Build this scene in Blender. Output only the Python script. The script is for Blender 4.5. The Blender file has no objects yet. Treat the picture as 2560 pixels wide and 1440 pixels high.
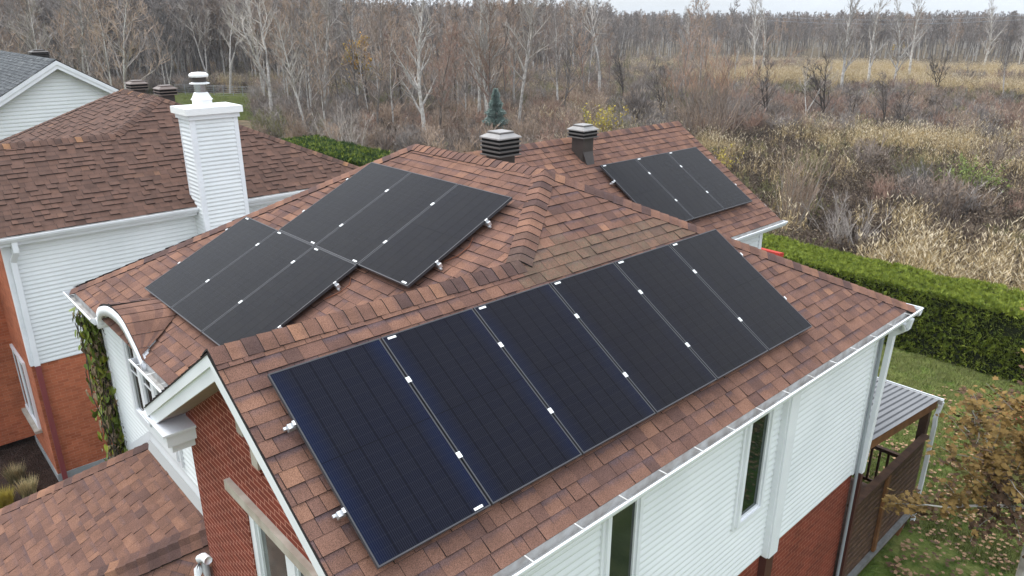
import bpy, math, random
from mathutils import Vector, Matrix, noise
PI = math.pi; rad = math.radians
V = Vector
scene = bpy.context.scene
C = scene.collection

# ------------------------------------------------------------------ camera
F_PX, YAW, PITCH, ROLL = 1835.7, .8284, .3525, .0006
CAM = V((5.594, -5.5377, 2.5185))
fw = V((-math.sin(YAW)*math.cos(PITCH), math.cos(YAW)*math.cos(PITCH), -math.sin(PITCH)))
rt = V((math.cos(YAW), math.sin(YAW), 0)); up = rt.cross(fw)
c_, s_ = math.cos(ROLL), math.sin(ROLL)
RT = rt*c_ + up*s_; UP = -rt*s_ + up*c_
cam = bpy.data.objects.new('camera', bpy.data.cameras.new('camera'))
C.objects.link(cam); scene.camera = cam
cam.matrix_world = Matrix(((RT.x, UP.x, -fw.x, CAM.x), (RT.y, UP.y, -fw.y, CAM.y), (RT.z, UP.z, -fw.z, CAM.z), (0, 0, 0, 1)))
cam.data.sensor_width = 36; cam.data.lens = 36*F_PX/2560
cam.data.clip_start = .1; cam.data.clip_end = 5000

# ------------------------------------------------------------------ light
SUN_EL, SUN_AZ = 52, 200        # azimuth of the sun measured ccw from +X
world = bpy.data.worlds.new('World'); scene.world = world; world.use_nodes = True
wn = world.node_tree; wn.nodes.clear()
def N(nt, t, **k):
    n = nt.nodes.new(t)
    for a, b in k.items(): setattr(n, a, b)
    return n
wo = N(wn, 'ShaderNodeOutputWorld'); bg = N(wn, 'ShaderNodeBackground')
sky = N(wn, 'ShaderNodeTexSky', sky_type='NISHITA', sun_disc=False, sun_elevation=rad(SUN_EL), sun_rotation=rad(90-SUN_AZ), air_density=1.0, dust_density=2.0)
tc = N(wn, 'ShaderNodeTexCoord'); mp = N(wn, 'ShaderNodeMapping'); mp.inputs['Scale'].default_value = (1, 1, 5)
nz = N(wn, 'ShaderNodeTexNoise'); nz.inputs['Scale'].default_value = 1.7; nz.inputs['Detail'].default_value = 5
cr = N(wn, 'ShaderNodeMapRange'); cr.inputs['From Min'].default_value = .35; cr.inputs['From Max'].default_value = .6
cr.inputs['To Min'].default_value = .62; cr.inputs['To Max'].default_value = .95
mx = N(wn, 'ShaderNodeMix', data_type='RGBA')
mx.inputs['B'].default_value = (8.4, 9.0, 9.7, 1)
wn.links.new(tc.outputs['Generated'], mp.inputs['Vector']); wn.links.new(mp.outputs[0], nz.inputs['Vector'])
wn.links.new(nz.outputs['Fac'], cr.inputs['Value']); wn.links.new(cr.outputs[0], mx.inputs['Factor'])
wn.links.new(sky.outputs[0], mx.inputs['A']); wn.links.new(mx.outputs['Result'], bg.inputs['Color'])
sz = N(wn, 'ShaderNodeSeparateXYZ'); gz = N(wn, 'ShaderNodeMapRange'); gz.inputs['From Min'].default_value = 0; gz.inputs['From Max'].default_value = .9
gz.inputs['To Min'].default_value = .64; gz.inputs['To Max'].default_value = 1.5
wn.links.new(tc.outputs['Generated'], sz.inputs[0]); wn.links.new(sz.outputs['Z'], gz.inputs['Value'])
gm_ = N(wn, 'ShaderNodeVectorMath', operation='SCALE'); wn.links.new(mx.outputs['Result'], gm_.inputs[0]); wn.links.new(gz.outputs[0], gm_.inputs['Scale']); wn.links.new(gm_.outputs[0], bg.inputs['Color'])
bg.inputs['Strength'].default_value = .1
wn.links.new(bg.outputs[0], wo.inputs['Surface'])
sun = bpy.data.objects.new('sun', bpy.data.lights.new('sun', 'SUN')); C.objects.link(sun)
sun.data.energy = 1.2; sun.data.angle = rad(25); sun.data.color = (1, .97, .92)
sd = V((math.cos(rad(SUN_AZ))*math.cos(rad(SUN_EL)), math.sin(rad(SUN_AZ))*math.cos(rad(SUN_EL)), math.sin(rad(SUN_EL))))
sun.rotation_euler = sd.to_track_quat('Z', 'Y').to_euler()
scene.view_settings.view_transform = 'Standard'; scene.view_settings.look = 'None'
scene.view_settings.exposure = 0.98; scene.view_settings.gamma = 1
scene.cycles.use_denoising = True; scene.cycles.max_bounces = 5; scene.cycles.diffuse_bounces = 3
scene.cycles.transparent_max_bounces = 8

# ------------------------------------------------------------------ materials
def newmat(name):
    m = bpy.data.materials.new(name); m.use_nodes = True
    nt = m.node_tree; b = nt.nodes['Principled BSDF']; b.inputs['Specular IOR Level'].default_value = .3
    return m, nt, b
def col(c): return (c[0], c[1], c[2], 1)
def mat(name, c, rough=.8, c2=None, scale=3.0, detail=4, bump=0, bscale=60, metal=0, rnd=0, coord='Object', lo=.35, hi=.65):
    """colour c, blotched towards c2 by noise, optional bump, optional per-object value shift"""
    m, nt, b = newmat(name); b.inputs['Roughness'].default_value = rough; b.inputs['Metallic'].default_value = metal
    L = nt.links.new; tcn = N(nt, 'ShaderNodeTexCoord')
    b.inputs['Base Color'].default_value = col(c)
    out = None
    if c2:
        n = N(nt, 'ShaderNodeTexNoise'); n.inputs['Scale'].default_value = scale; n.inputs['Detail'].default_value = detail
        L(tcn.outputs[coord], n.inputs['Vector'])
        r = N(nt, 'ShaderNodeMapRange'); r.inputs['From Min'].default_value = lo; r.inputs['From Max'].default_value = hi
        L(n.outputs['Fac'], r.inputs['Value'])
        x = N(nt, 'ShaderNodeMix', data_type='RGBA'); x.inputs['A'].default_value = col(c); x.inputs['B'].default_value = col(c2)
        L(r.outputs[0], x.inputs['Factor']); out = x.outputs['Result']
    if rnd:
        oi = N(nt, 'ShaderNodeObjectInfo'); r = N(nt, 'ShaderNodeMapRange')
        r.inputs['To Min'].default_value = 1-rnd; r.inputs['To Max'].default_value = 1+rnd
        L(oi.outputs['Random'], r.inputs['Value'])
        h = N(nt, 'ShaderNodeHueSaturation')
        if out: L(out, h.inputs['Color'])
        else: h.inputs['Color'].default_value = col(c)
        L(r.outputs[0], h.inputs['Value']); out = h.outputs[0]
    if out: L(out, b.inputs['Base Color'])
    if bump:
        n = N(nt, 'ShaderNodeTexNoise'); n.inputs['Scale'].default_value = bscale; n.inputs['Detail'].default_value = 3
        L(tcn.outputs['Object'], n.inputs['Vector'])
        bp = N(nt, 'ShaderNodeBump'); bp.inputs['Strength'].default_value = bump; bp.inputs['Distance'].default_value = .01
        L(n.outputs['Fac'], bp.inputs['Height']); L(bp.outputs[0], b.inputs['Normal'])
    return m
def shingle_mat(name, tones, shade, band=.8, grain=.35):
    """tab colour from the colour attribute; printed dark band near the top of a tab; mineral grains"""
    m, nt, b = newmat(name); L = nt.links.new; b.inputs['Roughness'].default_value = .9; b.inputs['Specular IOR Level'].default_value = .15
    at = N(nt, 'ShaderNodeAttribute', attribute_name='tab'); sp = N(nt, 'ShaderNodeSeparateColor'); L(at.outputs['Color'], sp.inputs[0])
    uv = N(nt, 'ShaderNodeUVMap', uv_map='uv'); su = N(nt, 'ShaderNodeSeparateXYZ'); L(uv.outputs[0], su.inputs[0])
    tcn = N(nt, 'ShaderNodeTexCoord')
    rp = N(nt, 'ShaderNodeValToRGB'); e = rp.color_ramp.elements
    while len(e) > 1: e.remove(e[-1])
    for i, (p_, c) in enumerate(tones):
        q = e[0] if i == 0 else e.new(p_); q.position = p_; q.color = col(c)
    L(sp.outputs['Red'], rp.inputs[0])
    n1 = N(nt, 'ShaderNodeTexNoise'); n1.inputs['Scale'].default_value = 5; n1.inputs['Detail'].default_value = 5; L(tcn.outputs['Object'], n1.inputs['Vector'])
    n2 = N(nt, 'ShaderNodeTexNoise'); n2.inputs['Scale'].default_value = 26; n2.inputs['Detail'].default_value = 2; L(tcn.outputs['Object'], n2.inputs['Vector'])
    # band
    ad = N(nt, 'ShaderNodeMath', operation='ADD'); L(su.outputs['Y'], ad.inputs[0]); 
    ms = N(nt, 'ShaderNodeMath', operation='MULTIPLY_ADD'); L(n2.outputs['Fac'], ms.inputs[0]); ms.inputs[1].default_value = .5; ms.inputs[2].default_value = -.25
    L(ms.outputs[0], ad.inputs[1])
    mr = N(nt, 'ShaderNodeMapRange', interpolation_type='SMOOTHSTEP'); mr.inputs['From Min'].default_value = .45; mr.inputs['From Max'].default_value = .95
    L(ad.outputs[0], mr.inputs['Value'])
    mg = N(nt, 'ShaderNodeMath', operation='MULTIPLY'); L(mr.outputs[0], mg.inputs[0]); L(sp.outputs['Green'], mg.inputs[1])
    mb2 = N(nt, 'ShaderNodeMath', operation='MULTIPLY'); L(mg.outputs[0], mb2.inputs[0]); mb2.inputs[1].default_value = band
    x = N(nt, 'ShaderNodeMix', data_type='RGBA'); L(mb2.outputs[0], x.inputs['Factor']); L(rp.outputs[0], x.inputs['A']); x.inputs['B'].default_value = col(shade)
    # grains
    g = N(nt, 'ShaderNodeTexNoise'); g.inputs['Scale'].default_value = 150; g.inputs['Detail'].default_value = 2; L(tcn.outputs['Object'], g.inputs['Vector'])
    gr = N(nt, 'ShaderNodeMapRange'); gr.inputs['From Min'].default_value = .3; gr.inputs['From Max'].default_value = .7
    gr.inputs['To Min'].default_value = 1-grain; gr.inputs['To Max'].default_value = 1+grain; L(g.outputs['Fac'], gr.inputs['Value'])
    g2 = N(nt, 'ShaderNodeMapRange'); g2.inputs['From Min'].default_value = .3; g2.inputs['From Max'].default_value = .7
    g2.inputs['To Min'].default_value = .84; g2.inputs['To Max'].default_value = 1.16; L(n1.outputs['Fac'], g2.inputs['Value'])
    mm = N(nt, 'ShaderNodeMath', operation='MULTIPLY'); L(gr.outputs[0], mm.inputs[0]); L(g2.outputs[0], mm.inputs[1])
    # weathering: moss tint by blue channel
    mo = N(nt, 'ShaderNodeMath', operation='MULTIPLY'); L(sp.outputs['Blue'], mo.inputs[0])
    mo2 = N(nt, 'ShaderNodeMapRange'); mo2.inputs['From Min'].default_value = .38; mo2.inputs['From Max'].default_value = .62; L(n2.outputs['Fac'], mo2.inputs['Value'])
    mo3 = N(nt, 'ShaderNodeMapRange'); mo3.inputs['To Min'].default_value = .45; mo3.inputs['To Max'].default_value = 1; L(mo2.outputs[0], mo3.inputs['Value'])
    L(mo3.outputs[0], mo.inputs[1])
    x2 = N(nt, 'ShaderNodeMix', data_type='RGBA'); L(mo.outputs[0], x2.inputs['Factor']); L(x.outputs['Result'], x2.inputs['A']); x2.inputs['B'].default_value = (.12, .09, .062, 1)
    h = N(nt, 'ShaderNodeHueSaturation'); L(x2.outputs['Result'], h.inputs['Color']); L(mm.outputs[0], h.inputs['Value'])
    L(h.outputs[0], b.inputs['Base Color'])
    bp = N(nt, 'ShaderNodeBump'); bp.inputs['Strength'].default_value = .5; bp.inputs['Distance'].default_value = .004
    L(g.outputs['Fac'], bp.inputs['Height']); L(bp.outputs[0], b.inputs['Normal'])
    return m
def brick_mat(name, c1, c2, mortar, msize=.006, bump=.5, bw=.215, rh=.075):
    m, nt, b = newmat(name); L = nt.links.new; b.inputs['Roughness'].default_value = .9
    tcn = N(nt, 'ShaderNodeTexCoord'); s = N(nt, 'ShaderNodeSeparateXYZ'); L(tcn.outputs['Object'], s.inputs[0])
    a = N(nt, 'ShaderNodeMath', operation='ADD'); L(s.outputs['X'], a.inputs[0]); L(s.outputs['Y'], a.inputs[1])
    cb = N(nt, 'ShaderNodeCombineXYZ'); L(a.outputs[0], cb.inputs['X']); L(s.outputs['Z'], cb.inputs['Y'])
    t = N(nt, 'ShaderNodeTexBrick'); L(cb.outputs[0], t.inputs['Vector'])
    t.inputs['Scale'].default_value = 1; t.inputs['Brick Width'].default_value = bw; t.inputs['Row Height'].default_value = rh
    t.inputs['Mortar Size'].default_value = msize; t.inputs['Mortar Smooth'].default_value = .3; t.inputs['Bias'].default_value = 0
    t.inputs['Color1'].default_value = col(c1); t.inputs['Color2'].default_value = col(c2); t.inputs['Mortar'].default_value = col(mortar)
    n = N(nt, 'ShaderNodeTexNoise'); n.inputs['Scale'].default_value = 2.2; n.inputs['Detail'].default_value = 8; n.inputs['Roughness'].default_value = .7; L(tcn.outputs['Object'], n.inputs['Vector'])
    r = N(nt, 'ShaderNodeMapRange'); r.inputs['From Min'].default_value = .3; r.inputs['From Max'].default_value = .7; r.inputs['To Min'].default_value = .75; r.inputs['To Max'].default_value = 1.18
    L(n.outputs['Fac'], r.inputs['Value']); h = N(nt, 'ShaderNodeHueSaturation'); L(t.outputs['Color'], h.inputs['Color']); L(r.outputs[0], h.inputs['Value'])
    L(h.outputs[0], b.inputs['Base Color'])
    n3 = N(nt, 'ShaderNodeTexNoise'); n3.inputs['Scale'].default_value = 45; L(tcn.outputs['Object'], n3.inputs['Vector'])
    iv = N(nt, 'ShaderNodeMath', operation='MULTIPLY_ADD'); L(t.outputs['Fac'], iv.inputs[0]); iv.inputs[1].default_value = -1; L(n3.outputs['Fac'], iv.inputs[2])
    bp = N(nt, 'ShaderNodeBump'); bp.inputs['Strength'].default_value = bump; bp.inputs['Distance'].default_value = .008; L(iv.outputs[0], bp.inputs['Height']); L(bp.outputs[0], b.inputs['Normal'])
    return m

M = {}
OWN = [(0, (.082, .05, .044)), (.3, (.125, .068, .053)), (.55, (.16, .085, .061)), (.8, (.195, .102, .07)), (1, (.235, .122, .077))]
M['shingle'] = shingle_mat('shingle', OWN, (.09, .062, .066), .85, .42)
M['shingle_far'] = shingle_mat('shingle_neighbour', [(0, (.075, .045, .036)), (.35, (.1, .058, .045)), (.8, (.125, .07, .052)), (.93, (.145, .082, .058)), (1, (.24, .125, .068))], (.03, .022, .02), .8, .22)
M['shingle_grey'] = shingle_mat('shingle_grey', [(0, (.05, .055, .06)), (.5, (.085, .09, .095)), (1, (.15, .155, .155))], (.03, .033, .037), .9, .3)
M['asphalt_edge'] = mat('asphalt_edge', (.022, .018, .017), .95)
M['siding'] = mat('siding', (.76, .775, .775), .5, (.68, .7, .7), .9, 6)
M['trim'] = mat('trim', (.78, .79, .81), .4, (.72, .73, .75), 2.0, 5)
M['trim_dirty'] = mat('trim_dirty', (.62, .62, .60), .5, (.42, .41, .38), 6, 6)
M['gutter_in'] = mat('gutter_inside', (.45, .45, .44), .6, (.3, .28, .26), 7, 6)
M['soffit'] = mat('soffit', (.34, .27, .24), .6, (.28, .22, .2), 4)
M['brick'] = brick_mat('brick', (.2, .037, .019), (.15, .028, .015), (.5, .24, .18), .0055, .5, .205, .067)
M['brick_side'] = brick_mat('brick_side', (.21, .043, .022), (.15, .03, .016), (.36, .16, .11), .004)
M['brick_far'] = brick_mat('brick_neighbour', (.46, .14, .066), (.34, .095, .044), (.46, .2, .12), .0055, .9, .205, .067)
M['concrete'] = mat('concrete', (.32, .33, .33), .9, (.24, .26, .26), 3, 6, .3)
M['stone'] = mat('cast_stone', (.44, .39, .33), .85, (.32, .27, .22), 5, 6, .3, 90)
M['brown_metal'] = mat('brown_metal', (.075, .028, .023), .5)
M['red_metal'] = mat('red_brown_metal', (.2, .05, .05), .5)
M['grey_pipe'] = mat('grey_pipe', (.28, .3, .32), .4)
M['vent_dark'] = mat('vent_dark', (.05, .042, .038), .45, (.065, .052, .046), 5)
M['vent_top'] = mat('vent_top', (.3, .28, .27), .5, (.22, .21, .2), 6)
M['vent_mid'] = mat('vent_edge', (.1, .09, .084), .5)
M['vent_brown'] = mat('vent_brown', (.15, .115, .1), .5)
M['black'] = mat('black_void', (.004, .004, .004), .9)
M['chrome'] = mat('stainless', (.42, .43, .45), .25, metal=1)
M['alu'] = mat('aluminium', (.6, .61, .62), .35, metal=.7)
M['white_paint'] = mat('white_paint', (.8, .8, .79), .4)
M['flashing'] = mat('flashing', (.3, .3, .29), .5)
M['wire'] = mat('copper_cable', (.2, .07, .035), .6)
def glass_mat(name, base, rough=.06, c2=None):
    m = mat(name, base, rough, c2, 2.5, 2); b = m.node_tree.nodes['Principled BSDF']; b.inputs['Specular IOR Level'].default_value = .55
    return m
M['glass'] = glass_mat('window_glass', (.012, .016, .015), .03, (.03, .035, .03))
M['glass_green'] = glass_mat('green_window_glass', (.005, .014, .01), .03)
M['curtain'] = glass_mat('curtained_glass', (.12, .13, .12), .08, (.05, .055, .05))
# wood of the deck
M['wood'] = mat('weathered_wood', (.062, .033, .022), .8, (.11, .06, .036), 6, 6, .5, 50)
M['wood_light'] = mat('stained_wood', (.2, .09, .035), .7, (.13, .055, .022), 6, 6)
M['wood_grey'] = mat('grey_board', (.2, .2, .2), .8, (.14, .14, .13), 6)
def corr_mat():
    m, nt, b = newmat('corrugated_metal'); L = nt.links.new; b.inputs['Roughness'].default_value = .4
    tcn = N(nt, 'ShaderNodeTexCoord'); n = N(nt, 'ShaderNodeTexNoise'); n.inputs['Scale'].default_value = 2; L(tcn.outputs['Object'], n.inputs['Vector'])
    x = N(nt, 'ShaderNodeMix', data_type='RGBA'); x.inputs['A'].default_value = (.13, .13, .135, 1); x.inputs['B'].default_value = (.2, .2, .205, 1); L(n.outputs['Fac'], x.inputs['Factor']); L(x.outputs['Result'], b.inputs['Base Color'])
    return m
M['corrugated'] = corr_mat()
# solar glass: 6 x 20 half-cut cells, fine conductor lines
def solar_mat():
    m, nt, b = newmat('solar_glass'); L = nt.links.new; b.inputs['Roughness'].default_value = .13; b.inputs['Specular IOR Level'].default_value = .5; b.inputs['IOR'].default_value = 1.155
    uv = N(nt, 'ShaderNodeUVMap', uv_map='uv'); s = N(nt, 'ShaderNodeSeparateXYZ'); L(uv.outputs[0], s.inputs[0])
    def stripe(sock, mul, width):
        a = N(nt, 'ShaderNodeMath', operation='MULTIPLY'); L(sock, a.inputs[0]); a.inputs[1].default_value = mul
        f = N(nt, 'ShaderNodeMath', operation='FRACT'); L(a.outputs[0], f.inputs[0])
        q = N(nt, 'ShaderNodeMath', operation='SUBTRACT'); L(f.outputs[0], q.inputs[0]); q.inputs[1].default_value = .5
        w = N(nt, 'ShaderNodeMath', operation='ABSOLUTE'); L(q.outputs[0], w.inputs[0])
        g = N(nt, 'ShaderNodeMath', operation='GREATER_THAN'); L(w.outputs[0], g.inputs[0]); g.inputs[1].default_value = .5-width
        return g.outputs[0]
    bus = stripe(s.outputs['X'], 60, .085); cellx = stripe(s.outputs['X'], 6, .011); celly = stripe(s.outputs['Y'], 20, .016); mid = stripe(s.outputs['Y'], 2, .003)
    tcn = N(nt, 'ShaderNodeTexCoord'); oi = N(nt, 'ShaderNodeObjectInfo')
    n = N(nt, 'ShaderNodeTexNoise'); n.inputs['Scale'].default_value = 1.3; n.inputs['Detail'].default_value = 3; L(tcn.outputs['Object'], n.inputs['Vector'])
    wv = N(nt, 'ShaderNodeTexWhiteNoise', noise_dimensions='2D')
    sn = N(nt, 'ShaderNodeVectorMath', operation='MULTIPLY'); L(uv.outputs[0], sn.inputs[0]); sn.inputs[1].default_value = (6, 20, 0)
    fl = N(nt, 'ShaderNodeVectorMath', operation='FLOOR'); L(sn.outputs[0], fl.inputs[0]); L(fl.outputs[0], wv.inputs['Vector'])
    # view-angle blue sheen painted into the base colour, stronger towards the long edges
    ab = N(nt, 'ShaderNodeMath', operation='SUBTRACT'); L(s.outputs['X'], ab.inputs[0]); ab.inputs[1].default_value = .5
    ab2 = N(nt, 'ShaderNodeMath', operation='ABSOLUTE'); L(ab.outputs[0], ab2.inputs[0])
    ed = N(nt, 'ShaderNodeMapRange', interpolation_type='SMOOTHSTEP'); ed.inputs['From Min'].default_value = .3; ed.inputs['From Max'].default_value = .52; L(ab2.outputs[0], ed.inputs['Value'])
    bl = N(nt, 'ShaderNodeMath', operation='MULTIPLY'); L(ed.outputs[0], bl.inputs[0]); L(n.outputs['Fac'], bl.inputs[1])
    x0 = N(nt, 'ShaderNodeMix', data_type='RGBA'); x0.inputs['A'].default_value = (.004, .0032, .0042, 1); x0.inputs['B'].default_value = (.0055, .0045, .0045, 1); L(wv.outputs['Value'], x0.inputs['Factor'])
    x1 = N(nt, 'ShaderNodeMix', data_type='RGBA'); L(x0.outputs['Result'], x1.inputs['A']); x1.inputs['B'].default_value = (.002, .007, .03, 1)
    at = N(nt, 'ShaderNodeAttribute', attribute_type='OBJECT', attribute_name='painted_sheen')
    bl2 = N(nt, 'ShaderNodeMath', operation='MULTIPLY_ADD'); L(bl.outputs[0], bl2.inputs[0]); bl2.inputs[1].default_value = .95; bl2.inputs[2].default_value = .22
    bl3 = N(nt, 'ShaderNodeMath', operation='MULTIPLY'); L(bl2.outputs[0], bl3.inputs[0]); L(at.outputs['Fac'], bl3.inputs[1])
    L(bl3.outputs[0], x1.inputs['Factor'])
    def over(prev, fac, c, k=1):
        x = N(nt, 'ShaderNodeMix', data_type='RGBA'); L(prev, x.inputs['A']); x.inputs['B'].default_value = col(c)
        f = N(nt, 'ShaderNodeMath', operation='MULTIPLY'); L(fac, f.inputs[0]); f.inputs[1].default_value = k; L(f.outputs[0], x.inputs['Factor'])
        return x.outputs['Result']
    o = over(x1.outputs['Result'], bus, (.035, .038, .055), .5)
    o = over(o, celly, (.03, .03, .035), .35); o = over(o, cellx, (.002, .002, .004)); o = over(o, mid, (.002, .002, .004))
    L(o, b.inputs['Base Color'])
    b.inputs['Sheen Weight'].default_value = .07; b.inputs['Sheen Tint'].default_value = (1, .95, .9, 1); b.inputs['Sheen Roughness'].default_value = .4
    # dust
    d = N(nt, 'ShaderNodeTexNoise'); d.inputs['Scale'].default_value = 3; d.inputs['Detail'].default_value = 6; L(tcn.outputs['Object'], d.inputs['Vector'])
    dr = N(nt, 'ShaderNodeMapRange'); dr.inputs['From Min'].default_value = .3; dr.inputs['From Max'].default_value = .7; dr.inputs['To Min'].default_value = .1; dr.inputs['To Max'].default_value = .24
    L(d.outputs['Fac'], dr.inputs['Value']); L(dr.outputs[0], b.inputs['Roughness'])
    return m
M['solar'] = solar_mat()
M['frame_black'] = mat('black_anodised', (.03, .03, .033), .35, metal=.2)
M['frame_edge'] = mat('frame_face', (.05, .05, .055), .3)
# vegetation
M['bark_pale'] = mat('pale_bark', (.5, .47, .43), .9, (.3, .27, .245), 5, 5, rnd=.15)
M['bark_white'] = mat('white_bark', (.62, .59, .54), .9, (.34, .3, .26), 4, 5, rnd=.08)
M['bark_mid'] = mat('mid_bark', (.2, .175, .155), .9, (.14, .12, .105), 5, rnd=.25)
M['bark_dark'] = mat('dark_bark', (.055, .042, .034), .9, (.1, .08, .065), 5, rnd=.2)
M['twig_pale'] = mat('pale_twig', (.4, .36, .315), .9, (.29, .255, .22), 1, rnd=.2)
M['twig_grey'] = mat('grey_twig', (.29, .255, .23), .9, (.22, .19, .17), 1, rnd=.3)
M['twig_brown'] = mat('brown_twig', (.28, .225, .185), .9, (.21, .165, .135), 1, rnd=.3)
M['twig_red'] = mat('red_twig', (.31, .2, .15), .9, (.24, .155, .12), 1, rnd=.25)
M['twig_dark'] = mat('dark_twig', (.12, .1, .09), .9, (.16, .135, .12), 1, rnd=.25)
M['reed'] = mat('reed_stem', (.48, .365, .19), .85, (.34, .25, .125), .5, rnd=.2)
M['reed_plume'] = mat('reed_plume', (.6, .5, .35), .9, rnd=.15)
M['weed_tan'] = mat('tan_weed', (.19, .145, .1), .9, (.13, .1, .068), .5, rnd=.3)
M['weed'] = mat('brown_weed', (.155, .115, .088), .9, (.11, .078, .06), .5, rnd=.3)
M['weed_green'] = mat('olive_weed', (.17, .17, .075), .9, (.21, .18, .09), .5, rnd=.3)
M['leaf_yellow'] = mat('yellow_leaf', (.45, .33, .05), .8, (.3, .27, .05), 1.5, rnd=.2)
M['leaf_orange'] = mat('orange_leaf', (.55, .26, .06), .8, (.5, .38, .06), 1.0, rnd=.15)
M['leaf_green'] = mat('green_leaf', (.22, .3, .07), .8, (.28, .3, .1), 1.5, rnd=.2)
M['spruce'] = mat('blue_spruce_needle', (.34, .42, .38), .8, (.22, .29, .26), 4)
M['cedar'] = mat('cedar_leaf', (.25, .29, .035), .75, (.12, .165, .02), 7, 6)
M['cedar_core'] = mat('cedar_inner_shade', (.012, .016, .004), .95)
M['cedar_dark'] = mat('dark_cedar_leaf', (.045, .085, .012), .8, (.025, .05, .008), 5)
M['grass'] = mat('lawn_grass', (.14, .19, .035), .9, (.25, .24, .1), .6, rnd=.25)
M['ivy'] = mat('ivy_leaf', (.19, .23, .04), .6, (.1, .14, .02), 9)
M['ivy_dry'] = mat('dry_ivy_leaf', (.3, .22, .13), .8, (.2, .14, .09), 9)
M['ivy_yellow'] = mat('yellow_ivy_leaf', (.3, .3, .03), .7, (.2, .22, .04), 9)
M['maple_ochre'] = mat('ochre_maple_leaf', (.25, .15, .042), .75, (.17, .105, .03), 5)
M['maple_brown'] = mat('brown_maple_leaf', (.12, .065, .035), .8, (.09, .055, .03), 5)
M['maple_green'] = mat('olive_maple_leaf', (.16, .145, .04), .75, (.11, .105, .03), 5)
M['leaf_dry'] = mat('fallen_leaf', (.4, .25, .14), .85, (.24, .14, .08), 2)
M['willow_tip'] = mat('willow_tip', (.42, .24, .15), .9, (.34, .22, .15), 1)
M['awning'] = mat('red_canvas', (.42, .04, .025), .8)
M['twig_tan'] = mat('tan_twig', (.36, .27, .2), .9, (.29, .21, .155), 1, rnd=.25)
def ground_mat(name, cs, scales, bump=.6, bs=8):
    m, nt, b = newmat(name); L = nt.links.new; b.inputs['Roughness'].default_value = .95; b.inputs['Specular IOR Level'].default_value = .1
    tcn = N(nt, 'ShaderNodeTexCoord'); prev = None
    for i, (c, s) in enumerate(zip(cs[1:], scales)):
        n = N(nt, 'ShaderNodeTexNoise'); n.inputs['Scale'].default_value = s; n.inputs['Detail'].default_value = 8; n.inputs['Roughness'].default_value = .65; L(tcn.outputs['Object'], n.inputs['Vector'])
        r = N(nt, 'ShaderNodeMapRange'); r.inputs['From Min'].default_value = .42; r.inputs['From Max'].default_value = .6; L(n.outputs['Fac'], r.inputs['Value'])
        x = N(nt, 'ShaderNodeMix', data_type='RGBA')
        if prev: L(prev, x.inputs['A'])
        else: x.inputs['A'].default_value = col(cs[0])
        x.inputs['B'].default_value = col(c); L(r.outputs[0], x.inputs['Factor']); prev = x.outputs['Result']
    L(prev, b.inputs['Base Color'])
    n = N(nt, 'ShaderNodeTexNoise'); n.inputs['Scale'].default_value = bs; n.inputs['Detail'].default_value = 8; L(tcn.outputs['Object'], n.inputs['Vector'])
    bp = N(nt, 'ShaderNodeBump'); bp.inputs['Strength'].default_value = bump; bp.inputs['Distance'].default_value = .1; L(n.outputs['Fac'], bp.inputs['Height']); L(bp.outputs[0], b.inputs['Normal'])
    return m
M['field'] = ground_mat('field_ground', [(.12, .092, .058), (.17, .13, .08), (.075, .058, .038)], [.05, .7])
M['lawn'] = ground_mat('lawn_ground', [(.1, .145, .03), (.18, .19, .06), (.07, .105, .02)], [.45, 2.5], .5, 14)
M['mulch'] = ground_mat('mulch', [(.045, .026, .02), (.08, .05, .04), (.03, .02, .015)], [3, 12], .8, 30)

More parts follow.
